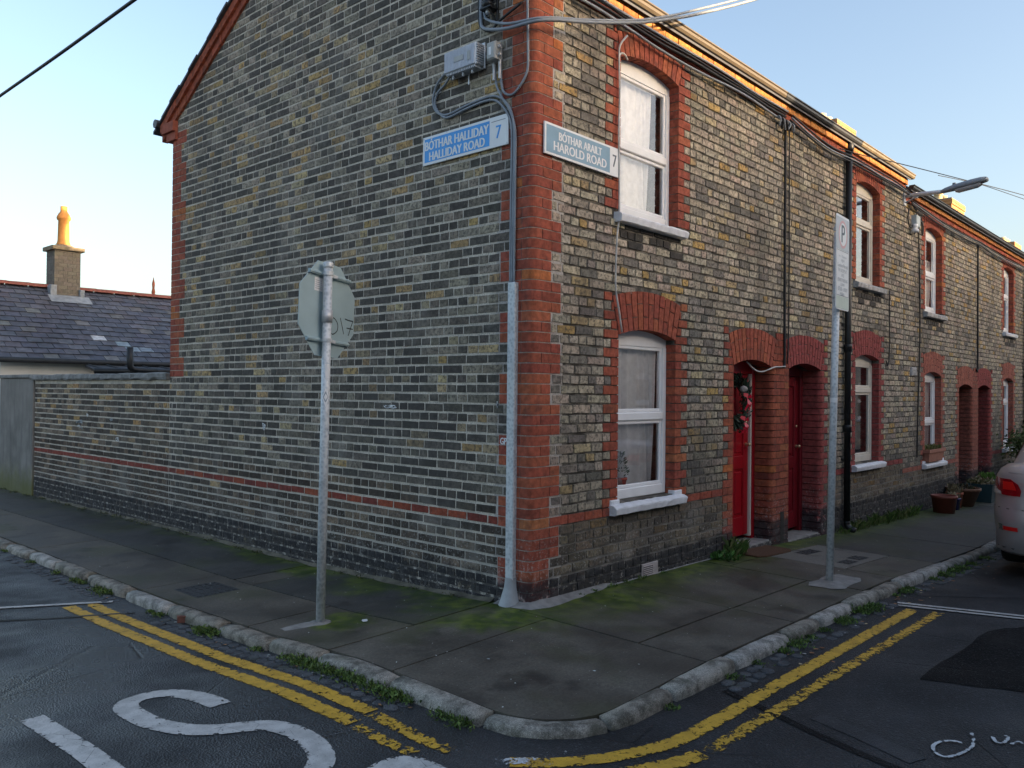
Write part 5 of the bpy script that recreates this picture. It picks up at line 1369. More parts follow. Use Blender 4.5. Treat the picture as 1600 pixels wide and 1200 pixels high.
mb = MB(); mb.bevbox(GABLE, .345, .37, 4.09, 4.15, .1, .1012, .0004); mb.build('box_label', M_SWHITE, SB)
mb = MB(); 
for u in (.375, .315): MB().lathe(g(u, 4.06, .035), [(.013, 0), (.013, -.035), (.010, -.05), (.010, -.14)], 8).build('gland', M_ALU, SB)
for z in (4.09, 4.15): MB().lathe(g(.3, z, .06), [(.012, 0), (.012, .02)], 8, axis=(0, -1, 0)).build('latch', M_ALU, SB)
# upper gable cables and insulator, service cables crossing the street
cable([g(.53, 4.9), g(.535, 4.6), g(.53, 4.42), g(.5, 4.36, .03), g(.4, 4.31, .05), g(.2, 4.255, .07), (-.014, -.1, 4.246), (.454, -.18, 4.363), (.967, -.27, 4.511), (1.315, -.35, 4.637), (1.606, -.42, 4.754), (2.296, -.6, 5.07), (3.41, -.85, 5.636), (4.6, -1.6, 6.3), (7.3, -10.0, 7.3)], .013, M_CABLE, 'lower of the pair of thick grey service cables leaving the gable across the sky', n=8)
cable([g(.5, 4.9), g(.505, 4.6), g(.49, 4.45), g(.44, 4.4, .03), g(.33, 4.34, .05), g(.16, 4.28, .07), (-.014, -.1, 4.262), (.454, -.18, 4.38), (.967, -.27, 4.531), (1.315, -.35, 4.663), (1.606, -.42, 4.793), (2.296, -.6, 5.115), (3.41, -.85, 5.7), (4.6, -1.6, 6.4), (7.3, -10.0, 7.4)], .011, M_CABLE, 'upper of the pair of thick grey service cables leaving the gable across the sky', n=8)
cable([g(.56, 4.9), g(.555, 4.6), g(.55, 4.42), g(.5, 4.35), g(.42, 4.32), g(.3, 4.36, .04), g(.1, 4.43, .03)], .010, M_CABLEB, 'short black cable bent under the grey service cables at the gable top')
IN = thing('insulator', 'black bracket with porcelain insulator at the very top of the gable, by the corner', 'insulator', tuple(g(.42, 4.5)))
mb = MB(); mb.bevbox(GABLE, .36, .47, 4.46, 4.475, 0, .1, .003); mb.bevbox(GABLE, .36, .375, 4.36, 4.7, 0, .02, .003); mb.tube([g(.365, 4.37, .02), g(.39, 4.46, .09)], .008, 6); mb.build('bracket', M_BLACK, IN)
mb = MB(); mb.lathe(g(.42, 4.475, .06), [(.03, 0), (.045, .02), (.045, .04), (.03, .05), (.045, .06), (.045, .09), (.02, .1)], 12); mb.build('spool', M_BLACK, IN, True)
mb = MB(); mb.lathe(g(.42, 4.43, .06), [(.018, 0), (.018, .03)], 8); mb.build('bolt', M_ALU, IN, True)
# bundles along the eaves
def eave(name, zs, r, mat, label, wob=.01, seed=1, y=-.045, group=None):
    R = random.Random(seed); cable([(x, y+R.uniform(-.006, .006), z+R.uniform(-wob, wob)) for x, z in zs], r, mat, label, n=6, sm=4, group=group)
sag = lambda x: .02*math.sin(x*1.9)
eave('a', [(x, 4.575+sag(x*1.3)) for x in [.2+.45*i for i in range(9)]]+[(4.25, 4.56)], .012, M_CABLE, 'lowest grey conduit under the eaves of the corner house', .004, 2, -.05)
for i, (dz_, r_, m_, lb) in enumerate(((.04, .013, M_CABLEB, 'thick black cable just above the grey conduit under the corner house eaves'), (.065, .009, M_CABLEB, 'thin black cable in the middle of the bundle under the corner house eaves'), (.088, .012, M_CABLE, 'grey cable at the top of the bundle under the corner house eaves'))):
    eave('b', [(-.02+.42*k, 4.585+dz_+.006*math.sin(k*1.1+i)) for k in range(11)], r_, m_, lb, .006, 20+i, -.05-.012*i)
for i, (dz_, r_, m_, lb) in enumerate(((0, .012, M_CABLEB, 'black cable sagging lowest under the second house eaves'), (.03, .011, M_CABLE, 'grey cable in the middle of the bundle under the second house eaves'), (.06, .01, M_CABLEB, 'black cable at the top of the bundle under the second house eaves'))):
    eave('c', [(4.25, 4.6+dz_*.8), (4.8, 4.52+dz_), (5.4, 4.49+dz_), (6.05, 4.52+dz_, ), (6.6, 4.53+dz_), (7.2, 4.535+dz_), (7.8, 4.54+dz_), (8.4, 4.53+dz_*.5)], r_, m_, lb, .006, 30+i, -.075-.01*i)
for i, (dz_, r_, m_, lb) in enumerate(((0, .011, M_CABLEB, 'lowest black cable sagging under the eaves of the third and fourth houses'), (.03, .010, M_CABLE, 'middle grey cable under the eaves of the third and fourth houses'), (.055, .010, M_CABLEB, 'uppermost black cable under the eaves of the third and fourth houses'))):
    eave('d', [(8.6, 4.42+dz_), (9.3, 4.38+dz_), (10.1, 4.35+dz_), (11.0, 4.34+dz_), (12.0, 4.35+dz_), (12.68, 4.36+dz_), (13.6, 4.33+dz_), (15, 4.32+dz_), (16.7, 4.36+dz_)], r_, m_, lb, .006, 40+i, -.06-.01*i)
def drop(pts, r, mat, label, y=-.018, group=None): return cable([(x, y, z) for x, z in pts], r, mat, label, n=6, sm=3, group=group)
drop([(1.14, 4.53), (1.04, 4.42), (1.028, 4.3), (1.04, 4.0), (1.03, 3.7), (1.045, 3.3), (1.045, 3.0), (1.02, 2.85), (1.005, 2.6), (1.008, 2.4), (1.05, 2.25), (1.1, 2.06)], .0085, M_CABLEW, 'pale cable running down the brick left of both front windows', -.03)
drop([(1.15, 4.33), (1.1, 4.365), (1.035, 4.34), (1.03, 4.25)], .008, M_CABLEW, 'short white hooked cable end at the upper window head', -.03)
drop([(4.255, 4.6), (4.26, 4.0), (4.262, 3.0), (4.265, 2.3), (4.268, 1.9), (4.24, 1.86)], .014, M_CABLEB, 'thicker left one of the two black cables descending between the red doors')
drop([(4.36, 4.58), (4.36, 4.0), (4.37, 3.0), (4.365, 2.2), (4.34, 1.9)], .008, M_CABLEB, 'thin right one of the two black cables descending between the red doors')
cable([(4.26, -.03, 1.87), (4.1, -.045, 1.86), (3.95, -.04, 1.85), (3.8, 0.02, 1.80), (3.65, .04, 1.82), (3.55, .08, 1.9)], .008, M_CABLEW, 'pale grey cable drooping across the arch of the wreathed door')
drop([(12.70, 4.4), (12.7, 3.2), (12.71, 2.1), (12.6, 2.06)], .014, M_CABLEB, 'black cable descending between the two far dark doorways')
drop([(9.05, 4.3), (9.1, 3.9), (9.15, 3.3), (9.17, 2.4), (9.1, 1.5), (9.05, .6)], .009, M_CABLEB, 'thin black cable beside the left edge of the third house windows')
drop([(7.75, 3.05), (7.76, 2.7), (7.76, 2.2), (7.7, 1.98), (7.62, 2.05)], .007, M_CABLEB, 'thin black cable hanging from the second house upper window sill')
# tangle of joints at the party line
TJ = thing('cable_joint', 'tangle of small cable joints and stubs under the eaves above the red doors', 'cable joint', (4.15, -.05, 4.5))
R = random.Random(3)
for i in range(7):
    x = 3.98+i*.055; mb = MB(); mb.tube(spline([(x, -.06, 4.58), (x+R.uniform(-.03, .03), -.09, 4.54), (x+R.uniform(-.05, .05), -.07, 4.47+R.uniform(-.02, .02))], 4), .011, 6); mb.build('stub', M_CABLEB if i % 2 else M_CABLE, TJ, True)
mb = MB(); mb.bevbox(FRONT, 4.1, 4.24, 4.53, 4.58, .03, .08, .008); mb.build('splice', M_BLACK, TJ)
# thin wires crossing to the right
cable([(5.624, -.1, 4.586), (6.174, -.2, 4.602), (6.898, -.32, 4.653), (8.873, -.6, 4.786), (11.644, -.95, 4.983), (15.542, -1.35, 5.247), (26, -7.3, 4.8)], .006, M_CABLEB, 'upper of two thin overhead wires crossing the sky past the street lamp')
cable([(8.6, -.42, 4.80), (9.253, -.55, 4.841), (9.939, -.7, 4.87), (11.646, -.95, 4.918), (15.545, -1.35, 5.118), (26, -7.3, 4.7)], .005, M_CABLEB, 'lower of two thin overhead wires crossing the sky past the street lamp')
# thick black wire at the top left
A_, B_ = CAMP+ray(-20, 164)*13, CAMP+ray(240, -22)*9.5
cable([A_+(A_-B_)*1.2, A_, (A_+B_)/2-Vector((0, 0, .012)), B_, B_+(B_-A_)*.7], .022, M_CABLEB, 'thick black overhead cable crossing the top left corner of the sky')

# ------------------------------------------------------------------ street lamp on its wall bracket
SLM = thing('street_lamp', 'grey street lamp on a wall bracket projecting over the road from the third house', 'street lamp', (8.42, 0, 4.5))
mb = MB(); mb.bevbox(FRONT, 8.37, 8.47, 4.38, 4.66, -.005, .025, .005); mb.build('wall_plate', M_ALU, SLM)
mb = MB(); mb.tube(spline([(8.42, -.02, 4.52), (8.42, -.2, 4.52), (8.42, -.55, 4.51)], 4), [.032]*8+[.026]*1 if False else .03, 10); mb.tube([(8.42, -.02, 4.42), (8.42, -.25, 4.53)], .012, 6); mb.build('arm', M_ALU, SLM, True)
prof2 = [(-.50, .03, .03), (-.56, .05, .05), (-.68, .07, .065), (-.9, .085, .07), (-1.02, .085, .065), (-1.09, .07, .05), (-1.11, .04, .03)]
mb = MB(); vs = []
for y, w, h in prof2:
    zc = 4.50-(y+.5)*.14
    for k in range(10):
        t = 2*math.pi*k/10; vs.append((8.42+math.cos(t)*w, y, zc+math.sin(t)*h*(1 if math.sin(t) > 0 else .45)))
mb.add(vs, [(j*10+k, j*10+(k+1) % 10, (j+1)*10+(k+1) % 10, (j+1)*10+k) for j in range(len(prof2)-1) for k in range(10)]+[tuple(range(9, -1, -1)), tuple(range(60, 70))]); mb.lathe((8.42, -.68, 4.58), [(.025, 0), (.025, .03), (.01, .035)], 8)
mb.build('lantern_canopy', simple('lantern grey', (.2, .23, .26), .5, .12), SLM, True)
mb = MB(); vs = []
for y, w, h in ((-.7, .05, .03), (-.74, .065, .05), (-.98, .065, .05), (-1.03, .045, .03)):
    zc = 4.50-(y+.5)*.14-.025
    for k in range(9):
        t = math.pi+math.pi*k/8; vs.append((8.42+math.cos(t)*w, y, zc+math.sin(t)*h))
mb.add(vs, [(j*9+k, j*9+k+1, (j+1)*9+k+1, (j+1)*9+k) for j in range(3) for k in range(8)]); mb.build('lantern_bowl', simple('lantern bowl', (.42, .44, .46), .25, .1, bump=0), SLM, True)
# boxes and insulators under the lamp
EB = thing('service_box', 'pale blue-grey service box with looping wires under the street lamp', 'service box', (8.9, 0, 4.1))
mb = MB(); mb.bevbox(FRONT, 8.78, 8.95, 4.12, 4.3, .0, .08, .01); mb.build('housing', simple('pale box', (.45, .52, .56), .5, .1), EB)
for pts in ([(8.5, 4.35), (8.45, 4.2), (8.5, 4.1), (8.62, 4.08), (8.7, 4.14)], [(8.95, 4.2), (9.1, 4.25), (9.2, 4.15), (9.15, 4.05), (9.1, 4.3)], [(8.86, 4.3), (8.9, 4.42), (8.98, 4.46), (9.05, 4.4)], [(8.6, 4.5), (8.7, 4.42), (8.85, 4.38), (9.05, 4.3)]):
    mb = MB(); mb.tube(spline([(x, -.05, z) for x, z in pts], 5), .01, 6); mb.build('wire', M_CABLEB, EB, True)
def insulator(x, z, label):
    T_ = thing('insulator', label, 'insulator', (x, -.06, z)); mb = MB(); mb.lathe((x, -.07, z), [(.05, 0), (.055, .02), (.05, .05), (.03, .06), (.045, .08), (.04, .12), (.015, .13)], 12); mb.build('porcelain', M_SILL, T_, True)
    mb = MB(); mb.tube([(x, 0, z-.02), (x, -.07, z-.02), (x, -.07, z+.02)], .01, 6); mb.build('pin', M_BLACK, T_, True)
insulator(8.72, 4.02, 'white porcelain insulator just below the pale service box'); insulator(8.68, 4.53, 'white porcelain insulator above the pale service box, beside the lamp arm')

# ------------------------------------------------------------------ graffiti, mat, wreath, plants
t = MB(); text_on(t, GABLE, 'GP', .235, .3, 1.165, 1.215, .0052, True, .002); t.build('graffiti', M_SWHITE, GW)
def scribble(u, z, w, h, seed, parent, n=.005):
    R = random.Random(seed); g_ = MB()
    for i in range(4): stroke(g_, GABLE, [(u+R.uniform(-w, w)/2, z+R.uniform(-h, h)/2) for _ in range(3)], .008, n)
    g_.build('graffiti', M_SFTEXT if seed % 2 else M_SWHITE, parent)
for q, (u, z, w, h) in enumerate(((8.2, 1.17, .12, .06), (8.5, 1.08, .3, .05), (8.45, 1.0, .25, .05), (7.4, 1.14, .1, .06), (7.2, .88, .12, .06))): scribble(u, z, w, h, q, YC)
for q, (u, z, w, h) in enumerate(((3.6, 1.17, .1, .1), (.33, 1.46, .03, .05), (1.6, 1.42, .2, .03))): scribble(u, z, w, h, q*2, GW)
mb = MB(); n = 20; vs = []
for rr_, zz in ((1, .002), (1, .014), (.94, .018)):
    for i in range(n):
        t_ = 2*math.pi*i/n; c_, s_ = math.cos(t_), math.sin(t_); q = max(abs(c_), abs(s_))**-.9
        x, y = 3.5+c_*q*.4*rr_, -.12+s_*q*.2*rr_; vs.append((x, y, pav(x, y)+zz))
mb.add(vs, [tuple(range(2*n, 3*n))]+[(j*n+i, j*n+(i+1) % n, (j+1)*n+(i+1) % n, (j+1)*n+i) for j in range(2) for i in range(n)])
tag(mb.build('doormat', M_MAT, None, False, (3.5, -.12, pav(3.5, -.12))), 'brown coir doormat in front of the wreathed red door', 'doormat')
def leafmass(R, n, place, size, cols, mb=None, up=.3):
    mb = mb or MB()
    for i in range(n):
        p, d = place(R); d = (Vector(d)+Vector((R.uniform(-.5, .5), R.uniform(-.5, .5), R.uniform(-.3, .6)))*up).normalized()
        s = d.cross(Vector((R.uniform(-1, 1), R.uniform(-1, 1), R.uniform(-1, 1)))).normalized(); l = size*R.uniform(.6, 1.3); w = l*R.uniform(.28, .45)
        p = Vector(p); nn = s.cross(d)*l*.12
        mb.add([p, p+d*l*.5+s*w*.5+nn, p+d*l, p+d*l*.5-s*w*.5+nn], [(0, 1, 2, 3)], vary(R.choice(cols), R, .25))
    return mb
GREENS = [(.06, .11, .02), (.085, .15, .028), (.12, .18, .04), (.05, .085, .02)]
WR = thing('wreath', 'dark green fir wreath with red ribbon bows hanging on the front door', 'wreath', (3.43, .17, 1.45))
wc, wr = Vector((3.43, .165, 1.47)), .21
def wp(R):
    t_ = R.uniform(0, 2*math.pi); r_ = wr+R.gauss(0, .035); p = wc+Vector((math.cos(t_)*r_, R.uniform(-.06, .01), math.sin(t_)*r_)); return p, (math.cos(t_+1), R.uniform(-.6, .1), math.sin(t_+1))
leafmass(random.Random(2), 700, wp, .075, [(.012, .03, .018), (.02, .045, .025), (.03, .05, .035)], up=.5).build('fir_ring', M_PLANT, WR)
mb = MB(); R = random.Random(6)
for (dx, dz_) in ((.1, -.19), (.16, .05)):
    c = wc+Vector((dx, -.075, dz_))
    for a_ in (25, 155, 250, 290):
        l = .09 if a_ < 200 else .14; u_ = Vector((math.cos(rad(a_)), 0, math.sin(rad(a_)))); v_ = Vector((-u_.z, 0, u_.x))*.025
        mb.add([c, c+u_*l*.5+v_+Vector((0, -.03, 0)), c+u_*l+v_*.6, c+u_*l-v_*.6, c+u_*l*.5-v_+Vector((0, -.03, 0))], [(0, 1, 2, 3, 4)])
mb.build('ribbon', simple('red ribbon', (.55, .012, .04), .35, .1), WR)
mb = MB(); mb.lathe(wc+Vector((-.03, -.09, .13)), [(.01, 0), (.035, .02), (.04, .045), (.02, .075), (.004, .085)], 10, axis=(0, -1, .2)); mb.build('pine_cone', simple('frosted cone', (.35, .32, .3), .8, .3, 60), WR, True)
# little potted conifer inside the ground-floor window
HP = thing('potted_plant', 'small grey-green plant in a red pot standing inside the ground-floor window', 'pot plant', (1.36, .17, .72))
mb = MB(); mb.lathe((1.37, .155, .735), [(.035, 0), (.05, .075), (.056, .078), (.056, .095), (.045, .095), (.04, .08)], 12); mb.build('pot', simple('red pot', (.3, .05, .03), .6, .1), HP, True)
def hp(R):
    h = R.uniform(.0, 1); a_ = R.uniform(0, 6.28); r_ = .05*(1-h)+.008; return (1.37+math.cos(a_)*r_, .155+math.sin(a_)*r_*.8, .84+h*.2), (math.cos(a_), math.sin(a_), .6)
leafmass(random.Random(3), 160, hp, .035, [(.12, .17, .13), (.18, .22, .18)]).build('foliage', M_PLANT, HP)
# trough on the third house sill
TR = thing('planter_trough', 'terracotta trough of sparse grass on the white sill of the third house', 'planter', (9.85, -.02, .5))
mb = MB(); vs = []
z0 = .505
for z, w, d in ((z0, .36, .08), (z0+.15, .42, .1), (z0+.15, .44, .115), (z0+.2, .44, .115), (z0+.2, .41, .09), (z0+.15, .4, .085)): vs += [(9.85-w, .01-d, z), (9.85+w, .01-d, z), (9.85+w, .01+d, z), (9.85-w, .01+d, z)]
mb.add(vs, [(j*4+i, j*4+(i+1) % 4, j*4+4+(i+1) % 4, j*4+4+i) for j in range(5) for i in range(4)]+[(20, 21, 22, 23), (3, 2, 1, 0)]); mb.build('trough', simple('pink terracotta', (.36, .16, .11), .8, .15), TR)
leafmass(random.Random(4), 120, lambda R: ((9.9+R.uniform(-.2, .35), .01+R.uniform(-.06, .06), z0+.17), (R.uniform(-.4, .4), R.uniform(-.4, .4), 1)), .09, [(.1, .14, .03), (.16, .15, .06)]).build('grass_tuft', M_PLANT, TR)
# pots on the pavement
def pot(name, label, cat, x, y, h, r0, r1, mat, plant=None, square=False):
    z = pav(x, y); T_ = thing(name, label, cat, (x, y, z), 'plant pots along the foot of the third house'); mb = MB()
    if square:
        vs = []
        for zz, w in ((0, r0), (h, r1), (h, r1*.9), (h-.03, r1*.9)): vs += [(x-w, y-w*.75, z+zz), (x+w, y-w*.75, z+zz), (x+w, y+w*.75, z+zz), (x-w, y+w*.75, z+zz)]
        mb.add(vs, [(j*4+i, j*4+(i+1) % 4, j*4+4+(i+1) % 4, j*4+4+i) for j in range(3) for i in range(4)])
    else: mb.lathe((x, y, z), [(r0, 0), (r1*.94, h*.84), (r1, h*.85), (r1, h), (r1*.9, h), (r1*.88, h-.04)], 18)
    mb.build('pot', mat, T_, not square); s_ = MB()
    if square: s_.add([(x-r1*.9, y-r1*.68, z+h-.03), (x+r1*.9, y-r1*.68, z+h-.03), (x+r1*.9, y+r1*.68, z+h-.03), (x-r1*.9, y+r1*.68, z+h-.03)], [(0, 1, 2, 3)])
    else: s_.lathe((x, y, z), [(r1*.87, h-.06), (r1*.87, h-.035), (.01, h-.02)], 14)
    s_.build('soil', M_SOIL, T_)
    if plant:
        n, sz, cols, up_ = plant; leafmass(random.Random(int(x*99)), n, lambda R: ((x+R.uniform(-1, 1)*r1*.8, y+R.uniform(-1, 1)*r1*.6, z+h-.03), (R.uniform(-.8, .8), R.uniform(-.8, .8), up_)), sz, cols).build('foliage', M_PLANT, T_)
DRY = [(.2, .16, .09), (.26, .21, .13), (.14, .11, .06)]
pot('flower_pot', 'red-brown plastic bucket pot, nearest of the pots by the wall', 'flower pot', 9.45, -.30, .27, .15, .19, simple('red brown pot', (.17, .042, .027), .5, .1))
pot('flower_pot', 'small dark blue glazed pot between two terracotta pots', 'flower pot', 10.05, -.27, .19, .1, .12, simple('blue glaze', (.02, .025, .12), .2, .1), (40, .12, DRY, 1))
pot('flower_pot', 'small orange terracotta pot beside the dark blue pot', 'flower pot', 10.36, -.22, .25, .1, .13, M_TERRA, (60, .16, DRY, .8))
pot('flower_pot', 'wide brown pot with leggy plant stems, largest of the pot group', 'flower pot', 10.75, -.25, .3, .16, .27, simple('brown pot', (.15, .07, .04), .6, .1), (70, .11, [(.04, .05, .03), (.09, .06, .05), (.12, .1, .05)], .7))
pot('flower_pot', 'small black plastic pot behind the wide brown pot', 'flower pot', 11.2, -.2, .24, .11, .14, M_BLACK, (40, .1, [(.06, .05, .04)], .8))
pot('planter_box', 'square dark teal planter with dry grass drooping over its rim', 'planter', 11.75, -.32, .32, .25, .29, simple('teal planter', (.022, .05, .058), .5, .1), (260, .14, DRY+[(.1, .11, .04)], .3), True)
pot('planter_box', 'white box with a bright green bushy plant beside the far doorway', 'planter', 12.75, -.16, .3, .13, .13, simple('white box', (.55, .57, .56), .6, .08), (240, .15, [(.1, .2, .03), (.14, .25, .05), (.07, .14, .02)], 1), True)
BG = thing('white_board', 'narrow white board leaning by the brick pier of the far doorways', 'board', (12.5, -.12, -.28)); mb = MB(); mb.bevbox(FRONT, 12.42, 12.6, fx(12.5), fx(12.5)+.36, .06, .1, .008); mb.build('panel', simple('white board', (.55, .57, .56), .6, .08), BG)
# shrub before the fourth house window
SH = thing('shrub', 'straggly green shrub growing before the fourth house window, above the car', 'shrub', (14.6, -.35, fx(14.6)))
mb = MB(); R = random.Random(12); z0 = fx(14.6)
for i in range(5): mb.tube(spline([(14.6, -.3, z0), (14.6+R.uniform(-.1, .1), -.35, z0+.4), (14.6+R.uniform(-.4, .4), -.4+R.uniform(-.2, .1), z0+.95)], 4), .014, 6)
mb.build('stems', simple('stem', (.05, .04, .025), .9, .2), SH, True)
leafmass(random.Random(13), 900, lambda R: ((14.6+R.gauss(0, .26), -.4+R.gauss(0, .14), z0+.88+R.gauss(0, .15)), (R.uniform(-1, 1), R.uniform(-1, .5), R.uniform(-.6, .6))), .1, [(.06, .1, .025), (.1, .15, .04), (.16, .2, .08), (.035, .06, .015)]).build('foliage', M_PLANT, SH)
# weeds
def weeds(spec, name, cols=GREENS, size=.05, n=60, spread=.08, seed=1, f=pav):
    mb = MB(); R = random.Random(seed)
    for (x, y, k) in spec:
        z = f(x, y)
        leafmass(R, int(n*k), lambda R: ((x+R.gauss(0, spread*.45)*k**.5, y+R.gauss(0, spread*.6)*k**.5, z+abs(R.gauss(0, .012))*k), (R.uniform(-1, 1), R.uniform(-1, 1), R.uniform(.2, 1.3))), size*(.7+.3*k), cols, mb)
    return mb.build(name, M_PLANT, None)
lk = [(-1.64, y, k) for y, k in ((-.98, .9), (-.86, .7), (-.52, 1.3), (-.42, 1.0), (-.28, .9), (-.12, 1.2), (-.02, .8), (.12, 1.2), (.22, .7), (.32, 1.1), (.42, 1.2), (.6, .4), (.93, .4), (1.55, 1.3), (1.62, .9), (1.72, .5), (2.35, .5), (2.5, .3), (3.35, 1.0), (3.5, 1), (3.9, .5), (4.05, .6), (4.5, .5), (5.2, .5), (6, .4))]
w_ = weeds(lk, 'weeds', seed=3, n=230, f=road, size=.028); w_['kind'] = 'stuff'; w_['label'] = 'green weeds sprouting along the foot of the left kerb'
rk = [(x, -1.645, k) for x, k in ((-.75, .3), (-.1, .5), (.25, .35), (.6, .6), (.78, .9), (.9, .7), (1.05, .4), (1.3, .4), (1.6, .9), (1.7, .7), (2.0, 1.2), (2.15, 1.3), (2.3, .6), (2.8, .3), (3.0, .9), (3.2, .6), (3.9, .6), (4.2, 1.2), (4.5, 1.3), (4.8, 1.2), (5.2, 1), (5.8, .9))]
w_ = weeds(rk, 'weeds', seed=4, n=190, f=road, size=.028); w_['kind'] = 'stuff'; w_['label'] = 'green weeds sprouting along the foot of the right kerb'
bw = [(-.04, y, k) for y, k in ((.75, .25), (1.2, .3), (1.9, .35), (2.2, .25), (3.0, .3), (3.6, .4), (4.0, .35), (4.6, .5), (5.2, .5), (5.6, .4), (6.2, .6), (6.6, .5), (7.1, .5), (7.5, .6), (8.1, .6), (8.7, .5), (9.2, .6), (9.8, .5), (10.4, .5), (11, .6), (11.6, .6))]
w_ = weeds(bw, 'moss_tufts', [(.03, .045, .008), (.06, .08, .015), (.09, .1, .03), (.05, .045, .02)], .03, 110, .16, 6); w_['kind'] = 'stuff'; w_['label'] = 'moss and tiny weeds along the foot of the gable and yard wall'
fw_ = [(x, -.04, k) for x, k in ((.55, .2), (.72, .35), (.95, .3), (1.0, .25), (1.2, .35), (1.42, .45), (1.75, .2))]
w_ = weeds(fw_, 'moss_tufts', GREENS, .03, 90, .06, 7); w_['kind'] = 'stuff'; w_['label'] = 'tiny weeds along the foot of the corner house front, left of the door'
o = weeds([(2.72, -.1, 1.6)], 'weed_plant', [(.06, .15, .03), (.09, .2, .045), (.04, .1, .02)], .06, 70, .08, 8); tag(o, 'leafy bright green weed at the wall foot just left of the doormat', 'weed')
gr = MB(); R = random.Random(9)
def grass(spec, label, seed):
    mb = MB(); R = random.Random(seed)
    for x, y, n, h in spec:
        for i in range(n):
            px, py = x+R.gauss(0, .07), y+R.gauss(0, .035); z = pav(px, py); a_ = R.uniform(0, 6.28); l = h*R.uniform(.5, 1.2); d = Vector((math.cos(a_)*.35, math.sin(a_)*.35, 1)).normalized(); s_ = Vector((-math.sin(a_), math.cos(a_), 0))*.004; p = Vector((px, py, z))
            mb.add([p-s_, p+s_, p+d*l*.6+s_*.7, p+d*l+Vector((math.cos(a_), math.sin(a_), -.2))*l*.25, p+d*l*.6-s_*.7], [(0, 1, 2, 3, 4)], vary(R.choice(GREENS+[(.15, .16, .06)]), R, .25))
    o = mb.build('grass_tuft', M_PLANT, None); tag(o, label, 'grass'); o['kind'] = 'stuff'
grass([(2.95, -.08, 60, .12), (3.05, -.06, 60, .2)], 'thin grass growing against the brick left of the wreathed door', 2)
grass([(6.2+i*.14, -.08, 46, .09+.05*(i % 3 == 0)) for i in range(4)]+[(5.85, -.08, 30, .09)], 'bright grass tuft beside the foot of the black downpipe', 3)
grass([(7.0+i*.13, -.07, 44, .09+.07*(i % 4 == 1)) for i in range(14)], 'long strip of grass along the wall foot under the second house window', 4)
# bits of litter and leaves
R = random.Random(77); mb = MB()
def chip(x, y, f, s, c):
    z = f(x, y)+.006; a_ = R.uniform(0, 6.28); n = R.randint(4, 6); k = R.uniform(.4, .9)
    P = []
    for i in range(n):
        t_ = 2*math.pi*i/n; dx, dy = math.cos(t_)*s*R.uniform(.7, 1.2), math.sin(t_)*s*k*R.uniform(.7, 1.2); P.append((x+dx*math.cos(a_)-dy*math.sin(a_), y+dx*math.sin(a_)+dy*math.cos(a_), z+R.uniform(0, .004)))
    mb.add(P, [tuple(range(n))], c)
for i in range(90): chip(R.uniform(-1.45, -.1), R.uniform(-1.3, 5), pav, R.uniform(.003, .007), vary((.45, .46, .44), R, .3))
for i in range(80): chip(R.uniform(.0, 7), R.uniform(-1.4, -.1), pav, R.uniform(.003, .008), vary((.42, .43, .4), R, .3))
for i in range(60): chip(R.uniform(.3, 5.5), -1.68-abs(R.gauss(0, .14)), road, R.uniform(.008, .022), vary(R.choice([(.35, .17, .08), (.4, .3, .18), (.3, .3, .3), (.2, .1, .05)]), R, .3))
for i in range(40): chip(-1.66-abs(R.gauss(0, .06)), R.uniform(-1, 5), road, R.uniform(.006, .016), vary(R.choice([(.3, .16, .07), (.3, .3, .28)]), R, .3))
for i in range(120): chip(R.uniform(-4.5, 4), R.uniform(-3.4, 3), road, R.uniform(.003, .006), vary((.4, .4, .38), R, .3)) if False else None
chip(-.93, .72, pav, .03, (.6, .62, .62)); chip(-1.0, -.55, pav, .013, (.5, .55, .56)); chip(-.72, -1.12, pav, .013, (.5, .58, .6))
o = mb.build('litter', simple('litter', (.4, .4, .4), .9, .1, src='attr', bump=0), None); o['kind'] = 'stuff'; o['label'] = 'scattered leaf scraps and paper bits on the paving and gutter'

# ------------------------------------------------------------------ parked car (rear corner in view)
CX, CY = 4.66, -2.72; CZ = road(5, -2)+.06; cw = .885; cl = 4.6
CAR = thing('car', 'silver-pink saloon car parked at the right-hand kerb, tail towards the viewer', 'car', (CX+cl/2, CY, CZ))
def plan_ring(ix0, ix1, iy, z0, zf, n=56, ex=5.5):
    out = []
    for i in range(n):
        t_ = 2*math.pi*i/n; c_, s_ = math.cos(t_), math.sin(t_)
        X = abs(c_)**(2/ex)*math.copysign(1, c_); Y = abs(s_)**(2/5)*math.copysign(1, s_)
        a0, a1 = CX+ix0, CX+cl-ix1; x = (a0+a1)/2+X*(a1-a0)/2; y = CY+Y*(cw-iy); out.append((x, y, CZ+z0+zf*(x-CX)/cl))
    return out
rings = [plan_ring(.07, .07, .04, .17, 0), plan_ring(.03, .04, .015, .2, 0), plan_ring(.02, .02, .015, .36, 0), plan_ring(.0, .0, .005, .45, 0), plan_ring(.0, .0, .0, .58, 0), plan_ring(.035, .02, .002, .63, -.01), plan_ring(.05, .06, .005, .78, -.04), plan_ring(.06, .2, .02, .93, -.12), plan_ring(.1, .35, .055, 1.0, -.16), plan_ring(.17, .45, .11, 1.045, -.17), plan_ring(.3, .7, .2, 1.06, -.165)]
mb = MB(); n = 56
mb.add([p for r_ in rings for p in r_], [(j*n+i, j*n+(i+1) % n, (j+1)*n+(i+1) % n, (j+1)*n+i) for j in range(len(rings)-1) for i in range(n)]+[tuple((len(rings)-1)*n+i for i in range(n)), tuple(range(n-1, -1, -1))])
mb.build('body', M_CAR, CAR, True)
